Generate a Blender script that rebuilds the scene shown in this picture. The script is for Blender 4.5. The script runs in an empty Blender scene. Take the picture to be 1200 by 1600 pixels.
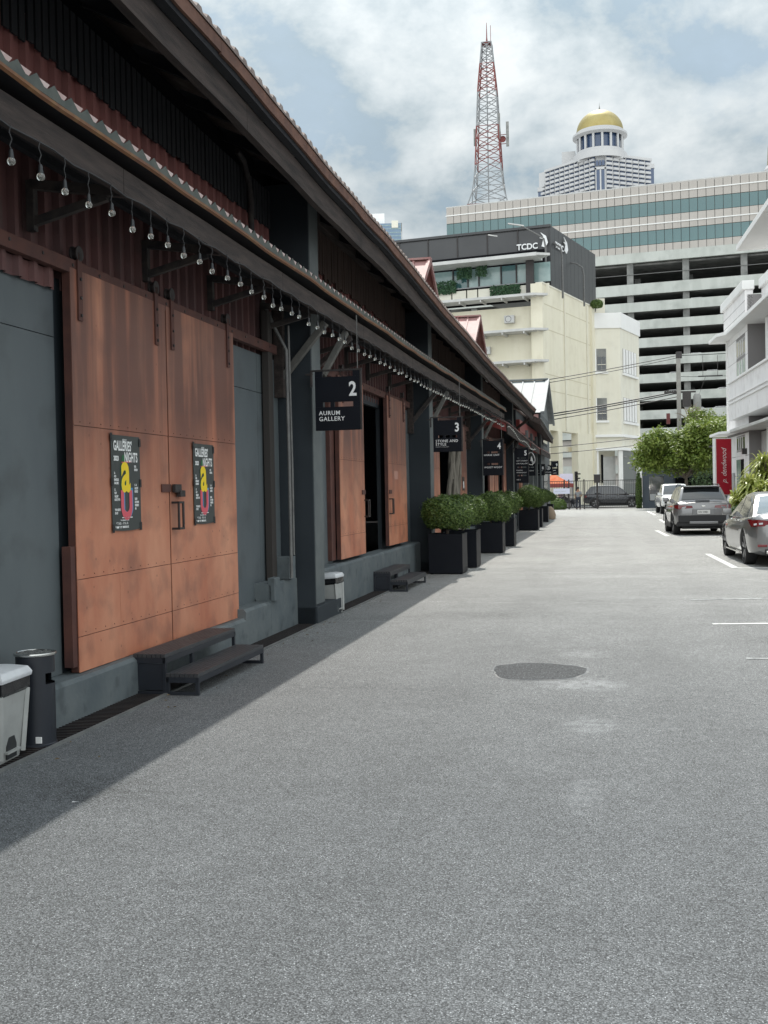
import bpy, bmesh, math, random
from mathutils import Vector, Matrix, Euler
R = math.radians
random.seed(7)
scn = bpy.context.scene

# ------------------------------------------------------------------ camera
f_px, roll = 1650.0, 0.02
pitch, yaw = math.atan(30 / f_px), math.atan(342 / f_px)
fw = Vector((-math.sin(yaw) * math.cos(pitch), math.cos(yaw) * math.cos(pitch), -math.sin(pitch)))
r0 = Vector((math.cos(yaw), math.sin(yaw), 0)); u0 = r0.cross(fw)
rr = r0 * math.cos(roll) - u0 * math.sin(roll); uu = u0 * math.cos(roll) + r0 * math.sin(roll)
cd = bpy.data.cameras.new('camera'); cam = bpy.data.objects.new('camera', cd)
scn.collection.objects.link(cam); scn.camera = cam
cam.matrix_world = Matrix(((rr.x, uu.x, -fw.x, 0), (rr.y, uu.y, -fw.y, 0), (rr.z, uu.z, -fw.z, 1.6), (0, 0, 0, 1)))
cd.sensor_fit = 'HORIZONTAL'; cd.sensor_width = 36; cd.lens = 36 * f_px / 1200
cd.clip_start = 0.1; cd.clip_end = 6000

# ------------------------------------------------------------------ sun, sky, exposure
SUN = Vector((-0.03, 0.56, 0.83)).normalized()
sl = bpy.data.lights.new('sun', 'SUN'); sl.energy = 2.9; sl.angle = R(0.6); sl.color = (1, .95, .87)
so = bpy.data.objects.new('sun', sl); scn.collection.objects.link(so)
so.rotation_euler = SUN.to_track_quat('Z', 'Y').to_euler()
scn.view_settings.view_transform = 'Standard'; scn.view_settings.look = 'None'
scn.view_settings.exposure = 0.5; scn.view_settings.gamma = 1
w = bpy.data.worlds.new('World'); scn.world = w; w.use_nodes = True
nt = w.node_tree; N = nt.nodes; L = nt.links
bg = N['Background']; bg.inputs[1].default_value = 0.1
sky = N.new('ShaderNodeTexSky'); sky.sky_type = 'NISHITA'; sky.sun_disc = False
sky.sun_elevation = math.asin(SUN.z); sky.sun_rotation = math.atan2(SUN.x, SUN.y)
sky.air_density = 1.2; sky.dust_density = 1.5
tc = N.new('ShaderNodeTexCoord'); sep = N.new('ShaderNodeSeparateXYZ'); L.new(tc.outputs['Generated'], sep.inputs[0])
def mth(op, a, b=None, c=None):
    n = N.new('ShaderNodeMath'); n.operation = op
    for i, v in enumerate((a, b, c)):
        if v is None: continue
        if isinstance(v, (int, float)): n.inputs[i].default_value = v
        else: L.new(v, n.inputs[i])
    return n.outputs[0]
CO = (15.2, 6.6, 0.4)   # where in the noise the clouds are read
def wnoise(scale, detail, off, dist=0.0, rough=0.55, stretch=1.5):
    mp = N.new('ShaderNodeMapping'); mp.inputs['Location'].default_value = off; mp.inputs['Scale'].default_value = (1, 1, stretch)
    L.new(tc.outputs['Generated'], mp.inputs[0])
    n = N.new('ShaderNodeTexNoise'); n.inputs['Scale'].default_value = scale; n.inputs['Detail'].default_value = detail
    n.inputs['Distortion'].default_value = dist; n.inputs['Roughness'].default_value = rough
    L.new(mp.outputs[0], n.inputs['Vector']); return n.outputs['Fac']
def wramp(fac, stops):
    r = N.new('ShaderNodeValToRGB'); L.new(fac, r.inputs[0]); e = r.color_ramp.elements
    while len(e) < len(stops): e.new(0.5)
    for k, (p, c) in enumerate(stops): e[k].position = p; e[k].color = (*c, 1)
    return r.outputs[0]
def puffs(o):
    big = wnoise(2.6, 3, (CO[0] + o[0], CO[1] + o[1], CO[2] + o[2]), 0.1, 0.5)
    med = wnoise(7.0, 10, (CO[1] + o[0], CO[2] + o[1], CO[0] + o[2]), 0.12, 0.58)
    return mth('ADD', mth('MULTIPLY', big, 0.5), mth('MULTIPLY', med, 0.5))
mixn = puffs((0, 0, 0)); toward = puffs((SUN.x * .035, SUN.y * .035, SUN.z * .05))
rim = mth('MULTIPLY', mth('SUBTRACT', mixn, toward), 5.0)         # edges that face the sun are brighter
tone = mth('ADD', mixn, mth('MULTIPLY', mth('MAXIMUM', mth('MINIMUM', rim, 0.6), -0.35), 0.18))
# radiances are written x10 because the Background strength is 0.1
cl = wramp(tone, [(0.42, (1.5, 1.95, 2.3)), (0.49, (1.55, 2.0, 2.35)), (0.54, (2.1, 2.45, 2.65)), (0.61, (2.7, 3.0, 3.15)), (0.73, (3.6, 3.8, 3.85))])
cover = wramp(mixn, [(0.30, (.75,) * 3), (0.45, (.92,) * 3), (0.55, (1,) * 3)])
# hazy glow that widens round the sun, and even sky light added away from it to fill shaded walls
dt = N.new('ShaderNodeVectorMath'); dt.operation = 'DOT_PRODUCT'; L.new(tc.outputs['Generated'], dt.inputs[0]); dt.inputs[1].default_value = SUN
theta = mth('ARCCOSINE', mth('MINIMUM', mth('MAXIMUM', dt.outputs['Value'], -1.0), 1.0))
glow = mth('MULTIPLY', mth('EXPONENT', mth('DIVIDE', theta, -0.30)), 6.0)
sky_fill = mth('MULTIPLY', mth('SUBTRACT', 1.0, mth('DIVIDE', mth('ADD', sep.outputs[1], 1.0), 2.0)), 4.6)
gain = mth('ADD', glow, 1.0)
mx = N.new('ShaderNodeMix'); mx.data_type = 'RGBA'
L.new(cover, mx.inputs[0]); L.new(sky.outputs[0], mx.inputs[6]); L.new(cl, mx.inputs[7]); 
gs = N.new('ShaderNodeVectorMath'); gs.operation = 'SCALE'; L.new(mx.outputs[2], gs.inputs[0]); L.new(gain, gs.inputs['Scale'])
ls_ = N.new('ShaderNodeVectorMath'); ls_.operation = 'SCALE'; ls_.inputs[0].default_value = (2.35, 2.4, 2.35); L.new(sky_fill, ls_.inputs['Scale'])
ad = N.new('ShaderNodeVectorMath'); L.new(gs.outputs[0], ad.inputs[0]); L.new(ls_.outputs[0], ad.inputs[1]); L.new(ad.outputs[0], bg.inputs[0])

# ------------------------------------------------------------------ materials
MATS = {}
def mat(name, col, rough=0.6, metal=0.0, col2=None, scale=4.0, detail=5, amt=(0.35, 0.65), stretch=(1, 1, 1),
        bump=0.0, bscale=40.0, spec=0.5, coat=0.0, emit=None, trans=0.0, fine=None):
    if name in MATS: return MATS[name]
    m = bpy.data.materials.new(name); m.use_nodes = True; MATS[name] = m
    T = m.node_tree; P = T.nodes['Principled BSDF']
    P.inputs['Base Color'].default_value = (*col, 1); P.inputs['Roughness'].default_value = rough
    P.inputs['Metallic'].default_value = metal; P.inputs['Specular IOR Level'].default_value = spec
    P.inputs['Coat Weight'].default_value = coat; P.inputs['Coat Roughness'].default_value = 0.05
    P.inputs['Transmission Weight'].default_value = trans
    if emit: P.inputs['Emission Color'].default_value = (*emit, 1); P.inputs['Emission Strength'].default_value = 1
    co = T.nodes.new('ShaderNodeTexCoord'); mp = T.nodes.new('ShaderNodeMapping'); mp.inputs['Scale'].default_value = stretch
    T.links.new(co.outputs['Object'], mp.inputs[0])
    if col2 is not None:
        n = T.nodes.new('ShaderNodeTexNoise'); n.inputs['Scale'].default_value = scale; n.inputs['Detail'].default_value = detail
        n.inputs['Roughness'].default_value = 0.6; T.links.new(mp.outputs[0], n.inputs['Vector'])
        r = T.nodes.new('ShaderNodeValToRGB'); T.links.new(n.outputs['Fac'], r.inputs[0])
        r.color_ramp.elements[0].position = amt[0]; r.color_ramp.elements[1].position = amt[1]
        r.color_ramp.elements[0].color = (*col, 1); r.color_ramp.elements[1].color = (*col2, 1)
        last = r.outputs[0]
        if fine:   # (colour, scale, lo, hi, weight): small stains over the first mix
            n2 = T.nodes.new('ShaderNodeTexNoise'); n2.inputs['Scale'].default_value = fine[1]; n2.inputs['Detail'].default_value = 8
            T.links.new(co.outputs['Object'], n2.inputs['Vector'])
            mr = T.nodes.new('ShaderNodeMapRange'); T.links.new(n2.outputs['Fac'], mr.inputs[0])
            mr.inputs[1].default_value = fine[2]; mr.inputs[2].default_value = fine[3]; mr.inputs[4].default_value = fine[4]
            q = T.nodes.new('ShaderNodeMix'); q.data_type = 'RGBA'; T.links.new(mr.outputs[0], q.inputs[0])
            T.links.new(last, q.inputs[6]); q.inputs[7].default_value = (*fine[0], 1); last = q.outputs[2]
        T.links.new(last, P.inputs['Base Color'])
    if bump:
        b = T.nodes.new('ShaderNodeBump'); b.inputs['Strength'].default_value = bump; b.inputs['Distance'].default_value = 0.01
        n = T.nodes.new('ShaderNodeTexNoise'); n.inputs['Scale'].default_value = bscale; n.inputs['Detail'].default_value = 6
        T.links.new(mp.outputs[0], n.inputs['Vector']); T.links.new(n.outputs['Fac'], b.inputs['Height'])
        T.links.new(b.outputs[0], P.inputs['Normal'])
    return m

M_panel = mat('grey_panel_paint', (.085, .102, .112), .55, col2=(.105, .125, .132), scale=1.2, stretch=(1, 1, .4), bump=.05, bscale=8,
              fine=((.045, .05, .052), 2.6, .52, .75, .5))
M_pillar = mat('shaded_pillar_paint', (.015, .022, .029), .7, col2=(.020, .028, .035), scale=2, bump=.08, bscale=14)  # darkened copy of the grey pillar paint: front-face shade painted in
M_pillar_side = mat('lit_pillar_paint', (.085, .10, .105), .7, col2=(.12, .135, .135), scale=3, bump=.1, bscale=20)  # the same paint, kept lighter for faces lit from the lane
M_plinth = mat('plinth_render', (.085, .105, .115), .75, col2=(.13, .15, .155), scale=2.2, bump=.4, bscale=18,
               fine=((.045, .055, .06), 6, .55, .7, .55))
def rust_mat(name, k):
    m = mat(name, (.42 * k, .135 * k, .072 * k), .5, col2=(.60 * k, .28 * k, .17 * k), scale=1.9, stretch=(1, 1, .45), amt=(.3, .72), bump=.1, bscale=9,
            fine=((.17, .08, .06), 3.4, .48, .72, .55))
    T = m.node_tree; P = T.nodes['Principled BSDF']; src = P.inputs['Base Color'].links[0].from_socket
    co = T.nodes.new('ShaderNodeTexCoord'); mp = T.nodes.new('ShaderNodeMapping'); mp.inputs['Scale'].default_value = (3.5, 3.5, .25)
    T.links.new(co.outputs['Object'], mp.inputs[0])
    n = T.nodes.new('ShaderNodeTexNoise'); n.inputs['Scale'].default_value = 1.3; n.inputs['Detail'].default_value = 4; T.links.new(mp.outputs[0], n.inputs['Vector'])
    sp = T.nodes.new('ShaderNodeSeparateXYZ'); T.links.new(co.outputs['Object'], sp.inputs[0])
    up = T.nodes.new('ShaderNodeMapRange'); up.inputs[1].default_value = 1.3; up.inputs[2].default_value = 2.4; T.links.new(sp.outputs[2], up.inputs[0])  # stain grows heavier upward; canopy shade is painted in with it
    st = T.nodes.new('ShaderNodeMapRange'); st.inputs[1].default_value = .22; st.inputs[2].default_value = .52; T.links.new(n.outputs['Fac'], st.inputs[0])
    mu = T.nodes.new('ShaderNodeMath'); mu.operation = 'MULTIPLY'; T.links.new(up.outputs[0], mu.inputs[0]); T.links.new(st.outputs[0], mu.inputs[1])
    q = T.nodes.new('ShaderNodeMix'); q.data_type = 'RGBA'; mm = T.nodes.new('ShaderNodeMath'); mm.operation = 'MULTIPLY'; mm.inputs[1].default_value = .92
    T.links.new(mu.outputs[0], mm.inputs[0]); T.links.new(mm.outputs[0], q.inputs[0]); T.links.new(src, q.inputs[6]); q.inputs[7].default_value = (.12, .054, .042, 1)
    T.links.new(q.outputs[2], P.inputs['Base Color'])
    # dark rust dots
    v = T.nodes.new('ShaderNodeTexVoronoi'); v.inputs['Scale'].default_value = 7; T.links.new(co.outputs['Object'], v.inputs['Vector'])
    dr = T.nodes.new('ShaderNodeMapRange'); dr.inputs[1].default_value = .10; dr.inputs[2].default_value = .05; dr.inputs[4].default_value = .5; T.links.new(v.outputs[0], dr.inputs[0])
    q2 = T.nodes.new('ShaderNodeMix'); q2.data_type = 'RGBA'; T.links.new(dr.outputs[0], q2.inputs[0]); T.links.new(q.outputs[2], q2.inputs[6]); q2.inputs[7].default_value = (.12, .05, .035, 1)
    T.links.new(q2.outputs[2], P.inputs['Base Color'])
    return m
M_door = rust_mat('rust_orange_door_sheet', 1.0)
M_dooredge = mat('door_edge_brown', (.065, .026, .022), .7, col2=(.10, .038, .028), scale=5)
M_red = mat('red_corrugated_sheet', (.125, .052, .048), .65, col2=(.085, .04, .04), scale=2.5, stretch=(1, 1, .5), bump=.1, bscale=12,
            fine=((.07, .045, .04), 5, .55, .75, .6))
M_redup = mat('upper_red_sheet', (.30, .115, .105), .6, col2=(.21, .085, .08), scale=2.5, stretch=(1, 1, .5), fine=((.2, .08, .07), 5, .55, .75, .5))  # lighter red for the sheet above the canopy
M_redroof = mat('weathered_red_roofing', (.26, .125, .12), .6, col2=(.34, .22, .205), scale=2.2, fine=((.40, .13, .12), 3, .55, .7, .6))
M_redpaint = mat('red_canopy_paint', (.28, .045, .04), .5, col2=(.2, .035, .03), scale=3)
M_wood = mat('weathered_timber', (.022, .017, .016), .9, col2=(.058, .043, .038), scale=3, stretch=(6, .6, 6), bump=.5, bscale=25)
M_wood2 = mat('dark_brown_boards', (.05, .032, .027), .8, col2=(.098, .062, .05), scale=3, stretch=(8, 8, .7), bump=.4, bscale=25)
M_black_wood = mat('blackened_boards', (.012, .014, .018), .85, col2=(.022, .022, .026), scale=4, stretch=(6, 6, .6))
M_soffit = mat('dark_soffit', (.009, .010, .014), .9, col2=(.016, .016, .02), scale=3)
M_rustlip = mat('rusty_gutter_lip', (.15, .062, .018), .7, col2=(.12, .045, .02), scale=6, fine=((.2, .11, .04), 9, .5, .7, .6))
M_rustdark = mat('rusted_flashing', (.085, .038, .026), .8, col2=(.15, .07, .045), scale=4, bump=.3, bscale=30)
M_green = mat('grey_green_edge_sheet', (.042, .052, .046), .6, col2=(.075, .083, .072), scale=6)
M_teeth = mat('sky_lit_pink_sheet', (.42, .29, .27), .5, col2=(.55, .45, .43), scale=8)
M_zinc = mat('zinc_roof_sheet', (.15, .175, .19), .6, metal=.0, col2=(.21, .23, .235), scale=3)
M_oldroof = mat('brown_roof_sheet', (.16, .12, .105), .6, col2=(.24, .19, .17), scale=3, fine=((.4, .35, .33), 4, .55, .75, .7))
M_iron = mat('dark_iron', (.018, .016, .018), .5, col2=(.035, .028, .026), scale=12, bump=.2, bscale=50)
M_bracket = mat('old_dark_bracket', (.018, .016, .018), .75, col2=(.055, .045, .04), scale=8)
M_palebr = mat('pale_grey_timber', (.075, .075, .07), .8, col2=(.12, .115, .105), scale=5)  # paler timber tone for some canopy braces
M_blacksteel = mat('black_powder_coated_steel', (.014, .017, .024), .42, col2=(.02, .024, .032), scale=3)
M_planter = mat('black_planter_metal', (.0035, .005, .009), .5, col2=(.006, .0075, .012), scale=2, spec=.2)
M_signblack = mat('sign_black', (.003, .0045, .009), .5, spec=.2, col2=(.005, .007, .012), scale=3)
M_white = mat('white_lettering', (.78, .79, .8), .6)
M_greytext = mat('grey_lettering', (.38, .39, .40), .6)
M_interior = mat('dark_interior', (.008, .008, .010), .95, spec=.1)
M_conduit = mat('galvanised_conduit', (.10, .10, .10), .5, metal=.2, col2=(.16, .16, .155), scale=8)
M_bulb = mat('bulb_glass', (.90, .90, .84), .03, spec=.8, trans=.9)
M_socket = mat('bulb_socket', (.02, .022, .025), .5)
M_chrome = mat('bright_metal', (.62, .62, .6), .22, metal=1.0)
M_binwhite = mat('pale_grey_plastic', (.36, .37, .36), .5, col2=(.29, .30, .29), scale=5, fine=((.28, .28, .27), 7, .56, .75, .5))
M_bag = mat('black_bin_bag', (.012, .012, .014), .25, bump=.8, bscale=12)
M_poster = mat('poster_charcoal', (.045, .052, .05), .55)
M_pwhite = mat('poster_white', (.82, .83, .82), .6)
M_pyellow = mat('poster_yellow', (.82, .60, .02), .6)
M_ppink = mat('poster_pink', (.62, .10, .13), .6)
M_pblue = mat('poster_blue', (.06, .25, .48), .6)
M_pgreen = mat('poster_green', (.02, .13, .05), .6)
M_tape = mat('black_tape', (.008, .008, .01), .4)
M_line = mat('worn_white_road_paint', (.70, .71, .69), .7, col2=(.42, .43, .42), scale=9, amt=(.5, .66))
M_line2 = mat('faded_white_road_paint', (.50, .52, .52), .8, col2=(.20, .21, .21), scale=7, amt=(.42, .6))
M_gutter = mat('black_drain', (.02, .022, .024), .7)
M_kerb = mat('concrete_edge', (.11, .115, .115), .85, col2=(.16, .165, .16), scale=5, bump=.3, bscale=40)
M_yellow = mat('cream_yellow_render', (.69, .65, .51), .8, col2=(.75, .71, .58), scale=.8, stretch=(1, 1, .12), fine=((.50, .44, .33), .9, .5, .75, .28))
M_cream = mat('pale_cream_render', (.69, .66, .56), .8, col2=(.73, .71, .62), scale=1.0, stretch=(1, 1, .12), fine=((.50, .48, .41), 1.1, .5, .75, .28))
M_offwhite = mat('off_white_render', (.76, .76, .75), .75, col2=(.82, .82, .81), scale=.4)
M_darkclad = mat('charcoal_metal_cladding', (.052, .053, .056), .38, metal=.3, col2=(.06, .061, .064), scale=.4, spec=.5)
M_ledge = mat('pale_ledge_metal', (.46, .46, .45), .5, col2=(.56, .56, .55), scale=1)
M_glassdark = mat('dark_window_glass', (.012, .018, .024), .08, spec=.8, coat=.4)
M_glassteal = mat('teal_curtain_glass', (.045, .115, .125), .10, spec=.7, col2=(.06, .15, .155), scale=.12, coat=.5)
M_glasspale = mat('pale_office_glass', (.20, .30, .30), .12, spec=.7, col2=(.32, .42, .41), scale=.6)
M_tile = mat('beige_stone_panel', (.40, .37, .34), .55, col2=(.45, .42, .39), scale=.3)
M_concrete = mat('pale_concrete', (.44, .46, .43), .8, col2=(.52, .54, .51), scale=.8, stretch=(1, 1, .15), fine=((.30, .32, .30), .5, .5, .72, .6))
M_column = mat('grey_column_concrete', (.15, .155, .15), .85, col2=(.28, .28, .27), scale=.6)
M_hotel = mat('hotel_white', (.46, .46, .47), .7, col2=(.52, .52, .52), scale=.05)
M_gold = mat('gold_dome', (.34, .27, .10), .45, metal=.6, col2=(.42, .35, .15), scale=.1)
M_bluewin = mat('blue_hotel_glass', (.04, .07, .14), .15, spec=.7)
M_mastred = mat('mast_red', (.18, .04, .036), .6)
M_mastwhite = mat('mast_white', (.24, .25, .26), .6)
M_stone = mat('white_stone_cladding', (.76, .75, .755), .6, col2=(.82, .81, .81), scale=.9, fine=((.55, .52, .52), 2.2, .5, .75, .5), bump=.05, bscale=10)
M_stone2 = mat('grey_stone_cladding', (.36, .35, .34), .65, col2=(.46, .45, .44), scale=2.5)
M_joint = mat('stone_joint', (.22, .21, .21), .8)
M_signred = mat('crimson_sign', (.40, .012, .028), .4, col2=(.36, .012, .026), scale=1)
M_guard = mat('slate_blue_render', (.055, .07, .09), .7, col2=(.07, .085, .105), scale=1)
M_leaf = mat('clipped_leaf', (.04, .085, .014), .5, col2=(.19, .27, .07), scale=22, detail=2, amt=(.4, .68))
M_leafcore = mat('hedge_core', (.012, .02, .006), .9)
M_treeleaf = mat('tree_leaf', (.09, .15, .022), .5, col2=(.27, .33, .07), scale=1.6, detail=4, amt=(.35, .7))
M_straps = mat('strap_leaf', (.26, .33, .05), .4, col2=(.58, .60, .22), scale=5, amt=(.35, .7))
M_lowgreen = mat('low_shrub_leaf', (.045, .10, .03), .5, col2=(.09, .16, .06), scale=6)
M_bark = mat('bark', (.10, .08, .065), .9, col2=(.15, .125, .10), scale=8, bump=.5, bscale=30)
M_dry = mat('dead_frond', (.20, .16, .12), .9, col2=(.28, .23, .18), scale=6)
M_tyre = mat('tyre_rubber', (.014, .014, .015), .8)
M_rim = mat('alloy_rim', (.35, .35, .36), .3, metal=.8)
M_blackplastic = mat('black_plastic', (.015, .015, .017), .55)
M_taillight = mat('tail_light_red', (.16, .008, .012), .12, coat=.8)
M_lampclear = mat('clear_lamp', (.6, .62, .65), .08, coat=.8)
M_carglass = mat('car_glass', (.012, .015, .018), .04, spec=.9, coat=.6)
M_carglass2 = mat('car_glass_light', (.10, .14, .16), .05, spec=.9, coat=.6)
M_greypaint = mat('dark_silver_car_paint', (.20, .198, .197), .28, metal=.4, coat=1.0)
M_silverpaint = mat('silver_car_paint', (.21, .21, .215), .28, metal=.45, coat=1.0)
M_whitepaint = mat('white_car_paint', (.75, .76, .77), .25, coat=1.0)
M_blackpaint = mat('black_car_paint', (.018, .022, .03), .22, metal=.2, coat=1.0)
M_plate = mat('number_plate_white', (.7, .7, .68), .5)
M_skin = mat('skin', (.28, .15, .09), .6)
M_hair = mat('black_hair', (.012, .01, .01), .6)
M_shirt = mat('grey_shirt', (.17, .18, .19), .85, col2=(.22, .23, .24), scale=8)
M_shirt2 = mat('mauve_shirt', (.2, .14, .17), .85)
M_trous = mat('navy_trousers', (.02, .024, .035), .85)
M_orange = mat('orange_canvas', (.75, .16, .06), .7, col2=(.8, .28, .14), scale=2)
M_banner = mat('pale_lilac_banner', (.62, .64, .78), .6)
M_drape = mat('driftwood_grey', (.13, .12, .10), .9, col2=(.22, .20, .17), scale=5, stretch=(5, 5, .5), bump=.5, bscale=20)
M_cable = mat('black_cable', (.02, .02, .022), .6)
M_pole = mat('concrete_pole', (.24, .235, .22), .85, col2=(.30, .29, .27), scale=3)
M_glassfar = mat('blue_tower_glass', (.10, .17, .26), .2, spec=.7, col2=(.15, .23, .32), scale=.08)
M_paving = mat('far_street_asphalt', (.22, .22, .21), .85, col2=(.27, .27, .26), scale=.5)

for lm in (M_leaf, M_treeleaf, M_straps, M_lowgreen):
    T = lm.node_tree; P = T.nodes['Principled BSDF']; tr_ = T.nodes.new('ShaderNodeBsdfTranslucent'); mxs = T.nodes.new('ShaderNodeMixShader'); mxs.inputs[0].default_value = .32
    T.links.new(P.inputs['Base Color'].links[0].from_socket, tr_.inputs['Color']); T.links.new(P.outputs[0], mxs.inputs[1]); T.links.new(tr_.outputs[0], mxs.inputs[2]); T.links.new(mxs.outputs[0], T.nodes['Material Output'].inputs['Surface'])
# asphalt: pale worn aggregate, patchy, with a few soft dusty marks
m = bpy.data.materials.new('worn_asphalt'); m.use_nodes = True; T = m.node_tree; P = T.nodes['Principled BSDF']; M_asphalt = m
def an(kind, **kw):
    n = T.nodes.new(kind)
    for k, v in kw.items():
        if k in n.inputs: n.inputs[k].default_value = v
        else: setattr(n, k, v)
    return n
co = an('ShaderNodeTexCoord'); Lk = T.links.new
def amath(op, a, b):
    n = an('ShaderNodeMath'); n.operation = op
    for i, v in enumerate((a, b)):
        if isinstance(v, (int, float)): n.inputs[i].default_value = v
        else: Lk(v, n.inputs[i])
    return n.outputs[0]
def anoise(scale, detail, rough=.6, vec=None):
    n = an('ShaderNodeTexNoise', Scale=scale, Detail=detail, Roughness=rough); Lk(vec or co.outputs['Object'], n.inputs['Vector']); return n.outputs['Fac']
def arange(v, a, b, c, d):
    n = an('ShaderNodeMapRange'); Lk(v, n.inputs[0])
    for i, k in enumerate((a, b, c, d)): n.inputs[i + 1].default_value = k
    return n.outputs[0]
vo = an('ShaderNodeTexVoronoi', Scale=135.0); Lk(co.outputs['Object'], vo.inputs['Vector'])
vs = an('ShaderNodeSeparateColor'); Lk(vo.outputs['Color'], vs.inputs[0])
vo2 = an('ShaderNodeTexVoronoi', Scale=290.0); Lk(co.outputs['Object'], vo2.inputs['Vector'])
vs2 = an('ShaderNodeSeparateColor'); Lk(vo2.outputs['Color'], vs2.inputs[0])
stones = amath('ADD', arange(vs.outputs[0], 0, 1, .58, 1.32), arange(vs2.outputs[0], 0, 1, -.34, .36))
gaps = arange(vo.outputs['Distance'], .35, .75, 1.0, .42)
bright = arange(vs2.outputs[1], .975, .98, 0, 1.9)
patch = arange(anoise(.55, 4), .3, .7, .90, 1.10)
patch2 = arange(anoise(3.0, 5), .3, .7, .93, 1.07)
patch3 = arange(anoise(14.0, 4), .3, .7, .90, 1.10)
val = amath('MULTIPLY', amath('MULTIPLY', amath('MULTIPLY', amath('ADD', amath('MULTIPLY', stones, gaps), bright), patch), patch2), patch3)
sp = an('ShaderNodeSeparateXYZ'); Lk(co.outputs['Object'], sp.inputs[0])
# asphalt paler and warmer down the lane: dusty, with grazing sheen painted in
dusty_sheen = arange(sp.outputs[1], 5.0, 24.0, 0.0, 1.0)
def blob(cx, cy, rx, ry, amt):
    global val
    n1 = amath('DIVIDE', amath('SUBTRACT', sp.outputs[0], cx), rx); n2 = amath('DIVIDE', amath('SUBTRACT', sp.outputs[1], cy), ry)
    d = amath('ADD', amath('MULTIPLY', n1, n1), amath('MULTIPLY', n2, n2))
    k = amath('MULTIPLY', arange(d, 1.0, 0.0, 0.0, 1.0), arange(anoise(9, 6), .35, .6, .0, 1.0))
    val = amath('ADD', val, amath('MULTIPLY', k, amt))
blob(-.17, 8.75, .42, .36, .55); blob(-.1, 7.25, .22, .3, .5); blob(-.2, 10.3, .3, .3, .35); blob(-.12, 5.6, .12, .35, .35)
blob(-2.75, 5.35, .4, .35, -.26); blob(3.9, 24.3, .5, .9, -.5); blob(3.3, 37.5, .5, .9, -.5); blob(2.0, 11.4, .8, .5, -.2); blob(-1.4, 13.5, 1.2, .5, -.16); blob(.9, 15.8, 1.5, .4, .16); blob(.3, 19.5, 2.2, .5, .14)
# faint joints across the lane and darker wheel paths along it
def joint(y0_, tilt, wd, amt):
    global val
    w_ = amath('MULTIPLY', amath('SUBTRACT', anoise(1.6, 5), .5), .5)
    dd = amath('ABSOLUTE', amath('ADD', amath('SUBTRACT', sp.outputs[1], y0_), amath('ADD', amath('MULTIPLY', sp.outputs[0], tilt), w_)), 0)
    val = amath('ADD', val, amath('MULTIPLY', arange(dd, 0, wd, 1, 0), amath('MULTIPLY', arange(anoise(2.3, 4), .42, .6, 0, 1), amt)))
joint(12.9, -.03, .035, .30); joint(15.0, .05, .05, .28); joint(20.5, .02, .08, .3); joint(29, -.02, .14, .25); joint(44, .02, .2, .2); joint(8.2, .12, .012, -.35)
for wx_ in (-1.15, .55, 1.5):
    dd = amath('ABSOLUTE', amath('SUBTRACT', amath('ADD', sp.outputs[0], amath('MULTIPLY', amath('SUBTRACT', anoise(.35, 2), .5), .8)), wx_), 0)
    val = amath('MULTIPLY', val, arange(dd, 0, .42, .94, 1.0))
cr = an('ShaderNodeMix'); cr.data_type = 'RGBA'; Lk(dusty_sheen, cr.inputs[0]); cr.inputs[6].default_value = (.150, .160, .168, 1); cr.inputs[7].default_value = (.40, .40, .385, 1)
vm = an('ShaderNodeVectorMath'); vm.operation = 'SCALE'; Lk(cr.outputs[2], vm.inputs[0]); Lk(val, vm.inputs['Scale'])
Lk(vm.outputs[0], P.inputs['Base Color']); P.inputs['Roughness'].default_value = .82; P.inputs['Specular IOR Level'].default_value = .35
bm_ = an('ShaderNodeBump', Strength=.55, Distance=.004); Lk(stones, bm_.inputs['Height']); Lk(bm_.outputs[0], P.inputs['Normal'])
m2 = m.copy(); m2.name = 'darker_repair_asphalt'; M_repair = m2
for n in m2.node_tree.nodes:
    if n.type == 'TEX_VORONOI': n.inputs['Scale'].default_value *= .5
    if n.type == 'MIX': n.inputs[6].default_value = (.075, .08, .085, 1); n.inputs[7].default_value = (.075, .08, .085, 1)

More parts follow.
